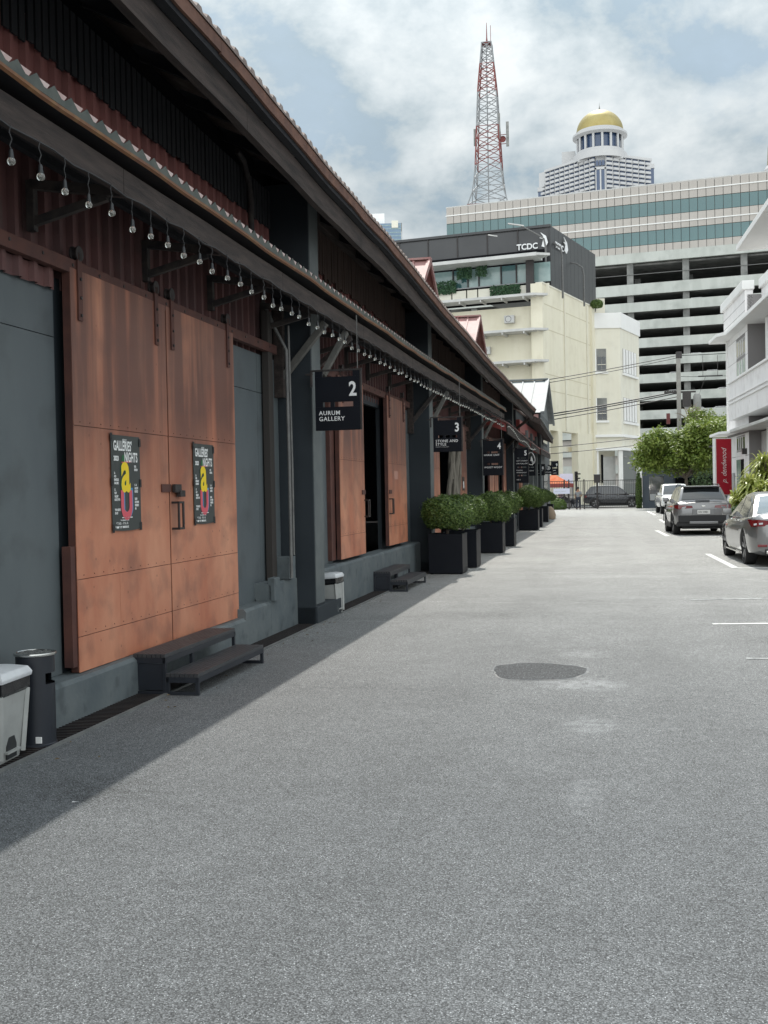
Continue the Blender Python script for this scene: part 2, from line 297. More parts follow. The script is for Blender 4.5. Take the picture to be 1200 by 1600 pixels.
# ------------------------------------------------------------------ mesh helpers
class MB:
    def __init__(s, M=None): s.v = []; s.f = []; s.M = M or Matrix.Identity(4)
    def add(s, vs, fs):
        b = len(s.v); s.v += [tuple(s.M @ Vector(p)) for p in vs]; s.f += [tuple(b + i for i in q) for q in fs]; return s
    def box(s, x0, x1, y0, y1, z0, z1):
        return s.add([(x0, y0, z0), (x1, y0, z0), (x1, y1, z0), (x0, y1, z0), (x0, y0, z1), (x1, y0, z1), (x1, y1, z1), (x0, y1, z1)],
                     [(0, 3, 2, 1), (4, 5, 6, 7), (0, 1, 5, 4), (1, 2, 6, 5), (2, 3, 7, 6), (3, 0, 4, 7)])
    def beam(s, a, b, wd, ht, up=(0, 0, 1)):
        a, b = Vector(a), Vector(b); d = (b - a).normalized(); u = Vector(up)
        sd = d.cross(u)
        if sd.length < 1e-4: sd = Vector((1, 0, 0))
        sd.normalize(); u = sd.cross(d).normalized(); sd *= wd / 2; u *= ht / 2
        vs = [a - sd - u, a + sd - u, a + sd + u, a - sd + u, b - sd - u, b + sd - u, b + sd + u, b - sd + u]
        return s.add(vs, [(0, 3, 2, 1), (4, 5, 6, 7), (0, 1, 5, 4), (1, 2, 6, 5), (2, 3, 7, 6), (3, 0, 4, 7)])
    def tube(s, pts, r, n=8, caps=True):
        pts = [Vector(p) for p in pts]; rs = r if isinstance(r, (list, tuple)) else [r] * len(pts)
        vs = []; u = None
        for i, p in enumerate(pts):
            d = (pts[min(i + 1, len(pts) - 1)] - pts[max(i - 1, 0)]).normalized()
            if u is None: u = d.orthogonal().normalized()
            u = (u - d * u.dot(d)).normalized(); v = d.cross(u)
            vs += [p + (u * math.cos(2 * math.pi * k / n) + v * math.sin(2 * math.pi * k / n)) * rs[i] for k in range(n)]
        fs = [(i * n + k, i * n + (k + 1) % n, (i + 1) * n + (k + 1) % n, (i + 1) * n + k) for i in range(len(pts) - 1) for k in range(n)]
        if caps: fs += [tuple(reversed(range(n))), tuple(range((len(pts) - 1) * n, len(pts) * n))]
        return s.add(vs, fs)
    def lathe(s, prof, c=(0, 0, 0), n=24, axis='z', a0=0, a1=2 * math.pi):
        full = abs(a1 - a0 - 2 * math.pi) < 1e-6; m_ = n if full else n + 1; vs = []
        for (r, z) in prof:
            for k in range(m_):
                t = a0 + (a1 - a0) * k / n; p = (r * math.cos(t), r * math.sin(t), z)
                if axis == 'x': p = (z, p[0], p[1])
                if axis == 'y': p = (p[0], z, p[1])
                vs.append((c[0] + p[0], c[1] + p[1], c[2] + p[2]))
        fs = []
        for i in range(len(prof) - 1):
            for k in range(n):
                k2 = (k + 1) % m_ if full else k + 1
                fs.append((i * m_ + k, i * m_ + k2, (i + 1) * m_ + k2, (i + 1) * m_ + k))
        return s.add(vs, fs)
    def prism(s, poly, ax, lo, hi):
        """poly: 2d points; ax: axis of extrusion. x: (y,z)  y: (x,z)  z: (x,y)"""
        def mk(p, t): return {'x': (t, p[0], p[1]), 'y': (p[0], t, p[1]), 'z': (p[0], p[1], t)}[ax]
        n = len(poly); vs = [mk(p, lo) for p in poly] + [mk(p, hi) for p in poly]
        return s.add(vs, [tuple(range(n)), tuple(reversed(range(n, 2 * n)))] + [(i, (i + 1) % n, n + (i + 1) % n, n + i) for i in range(n)])
    def build(s, name, m, parent=None, loc=None, smooth=False, bevel=0.0, kind=None, fixn=True):
        me = bpy.data.meshes.new(name); me.from_pydata(s.v, [], s.f)
        if fixn:
            b = bmesh.new(); b.from_mesh(me); bmesh.ops.recalc_face_normals(b, faces=b.faces)
            if bevel:
                es = [e for e in b.edges if len(e.link_faces) == 2 and e.calc_face_angle(0) > 0.5]
                bmesh.ops.bevel(b, geom=es, offset=bevel, segments=2, affect='EDGES', profile=.7, clamp_overlap=True)
            b.to_mesh(me); b.free()
        if smooth:
            me.shade_smooth()
            me.set_sharp_from_angle(angle=R(38))
        me.materials.append(m)
        return link(name, me, parent, loc, kind)
def link(name, me, parent=None, loc=None, kind=None):
    o = bpy.data.objects.new(name, me); scn.collection.objects.link(o)
    if parent is not None: o.parent = parent
    if loc is not None: o.location = loc
    if kind: o['kind'] = kind
    return o
def tag(o, label, cat, group=None):
    o['label'] = label; o['category'] = cat
    if group: o['group'] = group
    return o
def thing(name, label, cat, loc=(0, 0, 0), rz=0.0, group=None):
    o = bpy.data.objects.new(name, None); scn.collection.objects.link(o); o.empty_display_size = .2
    o.location = loc; o.rotation_euler = (0, 0, rz); return tag(o, label, cat, group)
def kids(o): return [c for c in bpy.data.objects if c.parent == o]
def copy_tree(o, label=None, loc=None, rz=None, top=True):
    c = o.copy(); scn.collection.objects.link(c)
    for ch in kids(o):
        k = copy_tree(ch, top=False); k.parent = c
    if top:
        if label: c['label'] = label
        if loc is not None: c.location = loc
        if rz is not None: c.rotation_euler = (0, 0, rz)
    return c
def text(body, size, m, parent, name='lettering', loc=(0, 0, 0), rot=(math.pi / 2, 0, 0), sx=1.0, bold=0.0, ext=0.002, align='LEFT', shear=0.0, kind=None, spc=1.0):
    cu = bpy.data.curves.new('t', 'FONT'); cu.body = body; cu.size = size; cu.offset = bold; cu.extrude = ext; cu.align_x = align; cu.shear = shear
    cu.resolution_u = 3; cu.space_character = spc
    t = bpy.data.objects.new('t', cu); scn.collection.objects.link(t)
    dg = bpy.context.evaluated_depsgraph_get(); me = bpy.data.meshes.new_from_object(t.evaluated_get(dg))
    bpy.data.objects.remove(t); bpy.data.curves.remove(cu)
    me.materials.clear(); me.materials.append(m)
    Mx = Matrix.Translation(loc) @ Euler(rot).to_matrix().to_4x4() @ Matrix.Diagonal((sx, 1, 1, 1))
    me.transform(Mx); return link(name, me, parent, kind=kind)

# warehouse frame: local x across the lane, y along it
TH = 0.008; PVX, PVY = -3.47, 10.0
def WL(x, y, z=0.0):
    a, b = x - PVX, y - PVY
    return Vector((PVX + a * math.cos(TH) + b * math.sin(TH), PVY - a * math.sin(TH) + b * math.cos(TH), z))
WO = WL(0, 0, 0)      # world position of the frame's origin

# ================================================================== SETTING
b = MB(); b.box(-400, 400, -60, 1600, -.5, 0.0); b.build('ground', M_paving, kind='structure')
b = MB(); b.add([(-3.62, -14, .004), (14, -14, .004), (14, 84.2, .004), (-9, 84.2, .004), (-9, 64, .004), (-3.05, 60, .004), (-3.17, 45, .004), (-3.36, 21.3, .004)],
                [(0, 1, 2, 3, 4, 5, 6, 7)])
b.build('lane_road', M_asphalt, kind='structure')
b = MB(); b.box(-60, 60, 86.4, 97, 0.0, .006); b.build('cross_street_road', M_paving, kind='structure')
b = MB(); b.box(-60, 60, 97, 99.2, 0, .13); b.build('far_pavement', M_kerb, kind='structure')
# repaired round patch
pts = []
for k in range(40):
    t = 2 * math.pi * k / 40; e = 1 + .05 * math.sin(3 * t + 1) + .03 * math.sin(5 * t) + random.uniform(-.02, .02)
    c_, s_ = math.cos(t), math.sin(t)
    pts.append((-.58 + .40 * e * math.copysign(abs(c_) ** .8, c_), 9.33 + .43 * e * math.copysign(abs(s_) ** .8, s_), .008))
b = MB(); b.add([(-.575 + (x - -.58) * 1.05, 9.33 + (y - 9.33) * 1.06, .006) for x, y, z in pts], [tuple(range(40))]); b.build('patch_rim', mat('pale_cement_smear', (.26, .26, .255), .8, col2=(.15, .16, .168), scale=4, amt=(.40, .50)), kind='structure')
b = MB(); b.add(pts, [tuple(range(40))]); b.build('asphalt_patch', M_repair, kind='structure')
# gutter with grating along the plinth and its concrete edge
b = MB(); b.add([WL(-3.72, -3, .0065), WL(-3.47, -3, .0065), WL(-3.47, 21.2, .0065), WL(-3.72, 21.2, .0065)], [(0, 1, 2, 3)]); b.build('drain_channel', M_gutter, kind='structure')
b = MB()
y = -1.0
while y < 21.0:
    p, q = WL(-3.70, y), WL(-3.49, y + .0); b.box(p.x, q.x, p.y, p.y + .014, .008, .016); y += .045
b.build('drain_grating', M_iron, kind='stuff')
b = MB(); p0, p1 = WL(-3.47, -3), WL(-3.47, 21.2)
b.add([(p0.x, p0.y, 0), (p0.x + .028, p0.y, 0), (p1.x + .028, p1.y, 0), (p1.x, p1.y, 0), (p0.x, p0.y, .02), (p0.x + .028, p0.y, .02), (p1.x + .028, p1.y, .02), (p1.x, p1.y, .02)],
      [(4, 5, 6, 7), (0, 1, 5, 4), (1, 2, 6, 5), (3, 0, 4, 7), (2, 3, 7, 6)]); b.build('kerb', M_kerb, kind='structure')
# painted bay lines
def line(pts, wd, m=M_line):
    b = MB(); pts = [Vector((x, y, .009)) for x, y in pts]; d = (pts[1] - pts[0]).normalized(); n = Vector((-d.y, d.x, 0)) * wd / 2
    b.add([pts[0] - n, pts[1] - n, pts[1] + n, pts[0] + n], [(0, 1, 2, 3)]); b.build('painted_line', m, kind='structure')
for a, c, wd, mm in [((2.40, 25.9), (2.50, 21.42), .13, M_line), ((2.49, 21.42), (5.6, 21.1), .13, M_line), ((1.93, 40.3), (2.06, 35.5), .15, M_line),
                     ((2.05, 35.5), (5.6, 34.2), .17, M_line), ((2.75, 53.8), (2.74, 48.9), .16, M_line), ((2.93, 73), (2.95, 62.6), .16, M_line),
                     ((2.74, 48.9), (5.6, 48.2), .14, M_line2), ((2.95, 62.6), (5.8, 62), .14, M_line2),
                     ((1.18, 15.41), (5.5, 16.2), .07, M_line2), ((1.22, 12.7), (5.5, 13.2), .085, M_line), ((1.27, 10.18), (5.5, 10.2), .06, M_line2)]:
    line([a, c], wd, mm)

# ================================================================== WAREHOUSE
wh = thing('warehouse', 'long dark grey warehouse with rust-orange sliding doors and timber eaves along the left side', 'warehouse', WO, -TH)
PIL = [-5.0, 4.05, 12.45, 21.0, 29.8, 39.4]       # near faces of the pillars
EZ = [(-6, 5.3), (4, 5.28), (8.5, 5.2), (11, 5.15), (14.4, 5.12), (20, 4.98), (28, 4.87), (43.2, 4.84)]
def ez(y):
    for (a, za), (c, zc) in zip(EZ, EZ[1:]):
        if y <= c: return za + (zc - za) * (y - a) / (c - a)
    return EZ[-1][1]
WEND = 43.2
def sag(y): return .009 * math.sin(y * .9) + .004 * math.sin(y * 3.1 + 1)

# pillars
for y in PIL:
    if y < 0: continue
    b = MB(); b.box(-4.3, -3.475, y, y + .42, 0, ez(y) + .25); p = b.build('pillar', M_pillar, wh, bevel=.008)
    b = MB(); b.box(-3.475, -3.466, y + .012, y + .40, .25, ez(y) + .2); b.build('lit_street_face', M_pillar_side, p)
    b = MB(); b.box(-3.72, -3.45, y - .0, y + 1.15, 0.003, .22); b.build('pillar_base', M_pillar, wh, bevel=.01)
# plinths
def plinth(y0, y1, z, x=-3.70):
    b = MB(); n = int((y1 - y0) / .4) + 1; vs = []; fs = []
    for i in range(n + 1):
        yy = y0 + (y1 - y0) * i / n; j = random.uniform(-.006, .006); k = random.uniform(-.008, .006)
        vs += [(x + j * .5, yy, 0), (x + j, yy, z - .03), (x - .025 + k, yy, z + k), (-3.97, yy, z + k * .3)]
    for i in range(n):
        for j in range(3): fs.append((i * 4 + j, (i + 1) * 4 + j, (i + 1) * 4 + j + 1, i * 4 + j + 1))
    fs += [(0, 1, 2, 3), (n * 4, n * 4 + 3, n * 4 + 2, n * 4 + 1)]
    b.add(vs, fs); return b.build('plinth', M_plinth, wh)
plinth(-4, 4.0, .31); plinth(4.47, 10.55, .31); plinth(10.55, 11.42, .40); plinth(11.42, 12.44, .60)
plinth(12.87, 20.98, .60); plinth(21.42, 29.78, .6); plinth(30.22, 39.38, .6); plinth(39.8, 43.2, .6)
b = MB(); b.box(-3.74, -3.66, 11.42, 11.62, .40, .66); b.build('plinth_block', M_plinth, wh, bevel=.008)
b = MB(); b.box(-3.88, -3.66, 12.0, 12.25, .6, .86); b.build('plinth_block', M_plinth, wh, bevel=.008)
# wall mass behind, with door openings at bays 2 and 3
def wallbox(y0, y1, z0, z1, x0=-4.25, x1=-3.905):
    b = MB(); b.box(x0, x1, y0, y1, z0, z1); return b
DO = [(16.35, 18.4), (24.0, 27.2), (34.0, 38.2)]
segs = [(-4, 12.44)] + [(12.87, DO[0][0]), (DO[0][1], 20.98), (21.42, DO[1][0]), (DO[1][1], 29.78), (30.22, DO[2][0]), (DO[2][1], 39.38), (39.82, WEND)]
for a, c in segs: wallbox(a, c, .29, 3.24, -4.0, -3.93).build('wall_backing', M_pillar, wh)
for a, c in DO: wallbox(a, c, 3.1, 3.24, -4.0, -3.93).build('lintel', M_pillar, wh)
wallbox(-4, WEND, 3.24, 5.6, -4.3, -4.03).build('upper_wall_backing', M_interior, wh)
b = MB(); b.box(-14, -4.24, -4, WEND, .3, .5); b.build('interior_floor', M_interior, wh)
b = MB(); b.box(-14.2, -14, -4, WEND, 0, 6); b.build('rear_wall', M_interior, wh)
b = MB(); b.box(-14, -4.0, WEND, WEND + .25, 0, 5.35); b.build('end_wall', M_pillar, wh)
b = MB(); b.box(-14, -4.0, -4.25, -4, 0, 6); b.build('end_wall', M_pillar, wh)
# grey painted wall panels
def panel(y0, y1, z0, z1, x=-3.90): b = MB(); b.box(x - .028, x, y0 + .003, y1 - .003, z0 + .003, z1 - .003); return b.build('wall_panel', M_panel, wh, bevel=.0015)
for y0, y1 in [(-4, -1.6), (-1.6, .8), (.8, 3.2), (3.2, 4.05), (4.47, 7.12), (10.5, 11.66), (11.66, 12.44), (12.87, 14.9), (19.9, 20.98), (21.42, 22.9), (28.6, 29.78), (30.22, 33.6), (38.7, 39.38), (39.82, 41.5), (41.5, WEND)]:
    panel(y0, y1, .31 if y0 < 10.6 else .59, 2.79); panel(y0, y1, 2.79, 3.24)
# corrugated sheet
def corrug(y0, y1, z0f, z1, x, pitch=.2, depth=.035, name='corrugated_sheet', m=None, parent=None):
    """trapezoid ribs; z0f(y) gives the lower edge"""
    b = MB(); ys = []; yy = y0
    while yy < y1 - 1e-3:
        for t, dpt in ((0, 0), (.30, 0), (.38, 1), (.62, 1), (.70, 0)):
            q = yy + t * pitch
            if q <= y1: ys.append((q, x + depth * dpt))
        yy += pitch
    ys.append((y1, x))
    n = len(ys); vs = [(xx, q, z0f(q)) for q, xx in ys] + [(xx, q, z1) for q, xx in ys] + [(x - .02, ys[0][0], z0f(y0)), (x - .02, y1, z0f(y1))]
    fs = [(i, i + 1, n + i + 1, n + i) for i in range(n - 1)]
    b.add(vs, fs); return b.build(name, m or M_red, parent or wh, fixn=False)
SHW = .8
for i, y0 in enumerate([-4 + SHW * k for k in range(59)]):
    y1 = min(y0 + SHW, WEND)
    if y0 >= WEND: break
    dz = random.uniform(-.015, .015)
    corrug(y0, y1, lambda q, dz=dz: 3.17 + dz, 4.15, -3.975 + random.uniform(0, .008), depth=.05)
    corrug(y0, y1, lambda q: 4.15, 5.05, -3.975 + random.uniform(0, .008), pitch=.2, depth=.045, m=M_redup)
# upper slats, ragged lower ends
def slat(y, wd, z0, z1, m, x=-3.92):
    b = MB(); t = random.uniform(-.003, .003); b.box(x + t, x + t + .018, y, y + wd, z0, z1); return b.build('board', m, wh)
yy = 5.4
while yy < 12.3:
    slat(yy, .075, 4.83 + random.choice((0, .015, .03)) - .004 * (yy - 5), ez(yy) + .12, M_black_wood); yy += .105
for a, c in ((12.95, 20.9), (21.5, 29.7), (30.3, 39.3)):
    yy = a
    while yy < c - .1:
        wd = random.uniform(.10, .14)
        slat(yy, wd - .008, 4.70 + random.choice((-.03, 0, 0, .02, .05)), 5.33, M_wood2); yy += wd + random.uniform(0, .01)
    b = MB(); b.box(-3.93, -3.80, a, c, 5.33, 5.49); b.build('top_rail', M_wood, wh, bevel=.01)
# conduits
b = MB(); b.tube([(-3.84, 11.0, 5.35), (-3.84, 11.2, 5.3), (-3.84, 11.36, 5.12), (-3.84, 11.42, 4.9), (-3.84, 11.42, 4.2)], .035, 10); b.build('conduit', M_bracket, wh, smooth=True)
b = MB(); b.tube([(-3.62, 11.95, .62), (-3.62, 11.95, 2.2), (-3.63, 11.96, 3.3), (-3.75, 11.93, 3.55), (-3.9, 11.93, 3.9)], .02, 8); b.build('conduit', M_conduit, wh, smooth=True)
b = MB(); b.tube([(-3.62, 12.06, .88), (-3.62, 12.07, 2.0), (-3.63, 12.06, 3.6)], .014, 8); b.build('conduit', M_conduit, wh, smooth=True)
b = MB(); b.box(-3.88, -3.80, 11.80, 11.96, .6, 3.75); b.build('door_post', mat('brown_post', (.035, .03, .027), .7), wh, bevel=.006)
# door track along the wall
def track(y0, y1):
    b = MB(); b.box(-3.86, -3.79, y0, y1, 3.27, 3.375); t = b.build('door_track', M_dooredge, wh, bevel=.006)
    b = MB(); yy = y0 + .2
    while yy < y1: b.lathe([(0, .006), (.012, .006), (.014, 0)], (-3.79, yy, 3.33), 6, 'x'); yy += .42
    b.build('bolts', M_iron, t, kind='stuff')
track(4.5, 12.1); track(14.3, 20.6); track(22.4, 29.4); track(33, 39)
# corrugated skirt under track, left of the door
corrug(4.5, 7.1, lambda q: 3.13, 3.27, -3.88, name='skirt_sheet')
# sliding doors
def leaf(y0, y1, z0, z1, seams, vseam=None, x=-3.79, tilt=0.0, straps=(), back=False):
    d = bpy.data.objects.new('door_leaf', None); scn.collection.objects.link(d); d.parent = wh
    b = MB(); b.box(x - .065, x - .006, y0 + .004, y1 - .004, z0 + .003, z1 - .003); b.build('leaf_frame', M_dooredge, d)
    zs = [z0] + list(seams) + [z1]
    riv = MB()
    for i in range(len(zs) - 1):
        cuts = [y0] + ([vseam] if vseam and i == 1 else []) + [y1]
        for a, c in zip(cuts, cuts[1:]):
            b = MB(); t = random.uniform(0, .002); b.box(x - .006, x + t, a + .002, c - .002, zs[i] + .0025, zs[i + 1] - .0025)
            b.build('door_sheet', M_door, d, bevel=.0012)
        if i:
            yy = y0 + .1
            while yy < y1 - .05:
                riv.lathe([(0, .004), (.004, .003), (.005, 0)], (x + .002, yy + random.uniform(-.01, .01), zs[i] + .03), 6, 'x'); yy += .16
    riv.build('rivets', M_dooredge, d, kind='stuff')
    for sy in straps:
        b = MB(); b.box(x + .002, x + .018, sy - .032, sy + .032, 2.93 + .0 * sy, z1 + .13); s_ = b.build('hanger_strap', M_dooredge, d, bevel=.004)
        b = MB(); b.lathe([(0, -.03), (.058, -.03), (.058, -.018), (.045, -.012), (.045, .012), (.058, .018), (.058, .03), (0, .03)], (x - .012, sy, z1 + .12), 14, 'x')
        b.build('roller', M_iron, s_, smooth=True)
        b = MB()
        for zz in (2.97, 3.10, 3.24): b.lathe([(0, .012), (.012, .01), (.014, 0)], (x + .018, sy, zz), 6, 'x')
        b.build('bolts', M_iron, s_, kind='stuff')
    return d
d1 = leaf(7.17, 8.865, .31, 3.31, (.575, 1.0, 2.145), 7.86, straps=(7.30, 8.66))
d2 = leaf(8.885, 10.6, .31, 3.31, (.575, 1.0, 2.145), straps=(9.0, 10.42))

b = MB(); b.box(-3.87, -3.80, 7.10, 7.165, .36, 1.25); b.build('leaf_frame', M_dooredge, wh)
def pull(parent, y, z0, z1, x=-3.79, out=.07, wd=.10):
    b = MB(); b.box(x + out - .012, x + out + .004, y, y + wd * .22, z0, z1)
    b.box(x + out - .012, x + out + .004, y + wd, y + wd * 1.25, z0, z1)
    for zz in (z0, z1 - .02): b.box(x, x + out, y - .0, y + .02, zz, zz + .02); b.box(x + out - .012, x + out + .004, y, y + wd * 1.2, zz, zz + .02)
    b.build('handle', M_iron, parent, bevel=.003)
pull(d2, 8.91, 1.305, 1.56)
b = MB(); b.box(-3.788, -3.775, 8.69, 8.88, 1.645, 1.715); lt = b.build('latch_plate', M_dooredge, d1, bevel=.003)
b = MB(); b.box(-3.775, -3.74, 8.90, 9.04, 1.64, 1.715); b.box(-3.775, -3.73, 8.99, 9.10, 1.60, 1.66); b.build('padlock', M_iron, d2, bevel=.008)
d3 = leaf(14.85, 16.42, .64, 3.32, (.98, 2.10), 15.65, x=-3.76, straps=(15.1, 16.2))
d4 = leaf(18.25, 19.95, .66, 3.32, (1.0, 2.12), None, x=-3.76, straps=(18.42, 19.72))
pull(d3, 16.36, 1.22, 1.50, x=-3.76); pull(d4, 18.27, 1.22, 1.50, x=-3.76)
for d_, yy in ((d3, 16.2), (d4, 18.27)):
    b = MB(); b.box(-3.758, -3.745, yy, yy + .22, 1.58, 1.65); b.build('latch_plate', M_dooredge, d_, bevel=.003)
b = MB(); b.box(-3.758, -3.755, 18.75, 19.1, 1.84, 1.99); b.build('pale_patch', mat('pale_rubbed_patch', (.42, .22, .17), .7), d4)
b = MB(); b.box(-3.9, -3.84, 14.62, 14.85, .64, 3.2); b.build('leaf_frame', M_dooredge, wh)
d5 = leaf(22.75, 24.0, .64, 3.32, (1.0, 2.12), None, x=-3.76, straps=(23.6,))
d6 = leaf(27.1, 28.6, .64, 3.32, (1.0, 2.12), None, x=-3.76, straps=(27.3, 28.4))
pull(d5, 23.9, 1.22, 1.50, x=-3.76); pull(d6, 27.15, 1.22, 1.50, x=-3.76)
b = MB(); b.box(-3.757, -3.745, 27.7, 28.05, 1.62, 1.98); b.build('notice_plate', M_iron, d6)
b = MB(); b.box(-3.744, -3.740, 27.76, 27.92, 1.68, 1.86); b.build('notice_paper', M_pwhite, d6)
leaf(34.2, 35.5, .64, 3.32, (1.0, 2.12), x=-3.76); leaf(36.0, 37.2, .64, 3.32, (1.0, 2.12), x=-3.80)
d8 = leaf(38.3, 39.3, .64, 3.32, (1.0, 2.12), x=-3.72, straps=(38.5,))
leaf(40.3, 41.1, .64, 3.2, (1.0, 2.12), x=-3.76); leaf(42.0, 42.8, .64, 3.2, (1.0, 2.12), x=-3.76)
# loose timber and planks on the pillars under the canopy
for y in (12.40, 20.96, 29.76, 39.3):
    b = MB(); b.box(-3.90, -3.78, y - .10, y - .002, 2.78, 3.86); b.build('bracket_post', M_wood, wh, bevel=.008)
    b = MB(); b.beam((-3.80, y - .05, 3.02), (-3.25, y - .05, 3.66), .075, .09, (0, 1, 0)); b.build('canopy_brace', M_palebr if y < 13 else M_bracket, wh, bevel=.006)
    b = MB(); b.beam((-3.46, y + .55, 3.10), (-3.20, y + .75, 3.66), .07, .09, (0, 1, 0)); b.build('canopy_brace', M_palebr, wh, bevel=.006)
    b = MB(); b.beam((-3.62, y + .85, 3.25), (-3.18, y + .95, 3.62), .06, .08, (0, 1, 0)); b.build('canopy_brace', M_wood, wh, bevel=.006)
# canopy brackets on the wall
for y in (5.1, 6.83, 8.7, 10.25, 11.9, 14.2, 15.9, 17.4, 19.2, 23.0, 24.8, 26.6, 28.4, 31.2):
    br = bpy.data.objects.new('canopy_bracket', None); scn.collection.objects.link(br); br.parent = wh
    b = MB(); b.box(-3.93, -3.87, y, y + .06, 3.50, 3.86); b.build('wall_leg', M_bracket, br, bevel=.004)
    b = MB(); b.beam((-3.9, y + .03, 3.83), (-3.2, y + .03, 3.72), .06, .07); b.build('arm', M_bracket, br, bevel=.004)
    b = MB(); b.beam((-3.9, y + .03, 3.56), (-3.32, y + .03, 3.70), .05, .06); b.build('strut', M_bracket, br, bevel=.004)
# canopy: sheets, rust lip, green edge, fascia planks, purlins
CEND = 33.3
def cz(y): return .0 if y < 18 else .009 * (y - 18)
y0 = -4.0
while y0 < CEND:
    y1 = min(y0 + .8, CEND); b = MB(); c0, c1 = cz(y0), cz(y1)
    b.add([(-3.13, y0, 3.985 + c0), (-3.13, y1, 3.985 + c1), (-3.95, y1, 4.16 + c1), (-3.95, y0, 4.16 + c0),
           (-3.13, y0, 3.965 + c0), (-3.13, y1, 3.965 + c1), (-3.95, y1, 4.14 + c1), (-3.95, y0, 4.14 + c0)],
          [(0, 1, 2, 3), (7, 6, 5, 4), (0, 4, 5, 1), (2, 6, 7, 3), (1, 5, 6, 2), (0, 3, 7, 4)])
    b.build('canopy_sheet', M_soffit, wh)
    # ribs standing above the edge (pale pink, sky light painted in) and the saw-toothed grey-green strip in front
    t = MB(); g = MB(); q = y0
    gp = [(q, 3.965 + c0)]
    while q < y1 - .05:
        c_ = cz(q)
        t.prism([(q + .085, 4.0 + c_), (q + .115, 4.0 + c_), (q + .16, 4.045 + c_), (q + .04, 4.045 + c_)], 'x', -3.16, -3.122)
        gp += [(q, 4.055 + c_), (q + .08, 4.005 + c_), (q + .12, 4.005 + c_)] ; q += .2
    gp += [(y1, 4.055 + c1), (y1, 3.965 + c1)]
    t.build('sheet_ribs', M_teeth, wh, kind='stuff')
    g.prism(gp, 'x', -3.121, -3.113); g.build('edge_strip', M_green, wh)
    y0 = y1
y0 = -4.0
while y0 < CEND:
    y1 = min(y0 + 2.4, CEND); b = MB(); vs = []; n = 10
    for i in range(n + 1):
        q = y0 + (y1 - y0) * i / n; z = 3.935 + sag(q * 2) * .6 + cz(q); x = -3.10 + .008 * math.sin(q * 3)
        vs += [(x, q, z - .014), (x + .014, q, z), (x + .010, q, z + .022), (x - .04, q, z + .02)]
    b.add(vs, [(i * 4 + j, (i + 1) * 4 + j, (i + 1) * 4 + (j + 1) % 4, i * 4 + (j + 1) % 4) for i in range(n) for j in range(4)] + [(3, 2, 1, 0), (n * 4, n * 4 + 1, n * 4 + 2, n * 4 + 3)])
    b.build('gutter_lip', M_rustlip, wh); y0 = y1
y0 = -4.0; k = 0
while y0 < CEND:
    y1 = min(y0 + 3.6, CEND); b = MB(); vs = []; n = 12
    for i in range(n + 1):
        q = y0 + .004 + (y1 - y0 - .008) * i / n; zl = 3.69 + sag(q) * .5 + cz(q) * 1.2 + (random.uniform(-.012, .012) if y0 > 12 else 0); zh = 3.865 + sag(q) * .5 + cz(q)
        vs += [(-3.205, q, zl), (-3.165, q, zl), (-3.165, q, zh), (-3.205, q, zh)]
    b.add(vs, [(i * 4 + j, (i + 1) * 4 + j, (i + 1) * 4 + (j + 1) % 4, i * 4 + (j + 1) % 4) for i in range(n) for j in range(4)] + [(3, 2, 1, 0), (n * 4, n * 4 + 1, n * 4 + 2, n * 4 + 3)])
    b.build('fascia_beam', M_wood, wh); y0 = y1; k += 1
for x, z in ((-3.35, 3.92), (-3.6, 3.97), (-3.82, 4.02)):
    b = MB(); b.box(x - .03, x + .03, -4, CEND, z - .03, z + .02); b.build('purlin', M_soffit, wh)
# main roof
SL = .48
def roof_sheet(y0, y1):
    b = MB(); ys = []; q = y0
    while q < y1 - 1e-3:
        for t, h in ((0, 0), (.35, 0), (.5, .035), (.85, .035)): ys.append((q + .2 * t, h))
        q += .2
    ys.append((y1, 0)); n = len(ys); xe = -2.87; xr = -9.0
    vs = [(xe, q, ez(q) + .02 + h + sag(q)) for q, h in ys] + [(xr, q, ez(q) + (xe - xr) * SL + .02 + h) for q, h in ys] + \
         [(xe, q, ez(q) + sag(q)) for q, h in ys] + [(xr, q, ez(q) + (xe - xr) * SL) for q, h in ys]
    fs = [(i, i + 1, n + i + 1, n + i) for i in range(n - 1)] + [(2 * n + i, 3 * n + i, 3 * n + i + 1, 2 * n + i + 1) for i in range(n - 1)] + \
         [(i, 2 * n + i, 2 * n + i + 1, i + 1) for i in range(n - 1)]
    b.add(vs, fs); b.build('roof_sheet', M_oldroof, wh, fixn=False)
q = -4.0
while q < WEND - .1: roof_sheet(q, min(q + .8, WEND)); q += .8
b = MB(); b.add([(-9, -4, ez(0) + 6.13 * SL), (-9, WEND, ez(WEND) + 6.13 * SL), (-14.2, WEND, 5.6), (-14.2, -4, 5.6)], [(0, 1, 2, 3)]); b.build('rear_roof_slope', M_oldroof, wh)
def strip(name, m, x0, x1, zl, zh, step, wig=0.0, bev=0):
    y0 = -4.0
    while y0 < WEND:
        y1 = min(y0 + step, WEND); b = MB(); vs = []; n = max(4, int((y1 - y0) / .35))
        for i in range(n + 1):
            q = y0 + .003 + (y1 - y0 - .006) * i / n; e = ez(q) + sag(q); w1 = random.uniform(-wig, wig)
            vs += [(x0, q, e + zl + w1), (x1, q, e + zl + w1), (x1, q, e + zh), (x0, q, e + zh)]
        b.add(vs, [(i * 4 + j, (i + 1) * 4 + j, (i + 1) * 4 + (j + 1) % 4, i * 4 + (j + 1) % 4) for i in range(n) for j in range(4)] + [(3, 2, 1, 0), (n * 4, n * 4 + 1, n * 4 + 2, n * 4 + 3)])
        b.build(name, m, wh); y0 = y1
strip('eave_flashing', M_rustdark, -2.905, -2.88, -.115, -.005, 2.4, .008)
strip('eave_beam', M_wood, -3.06, -2.99, -.40, -.17, 4.3, .004)
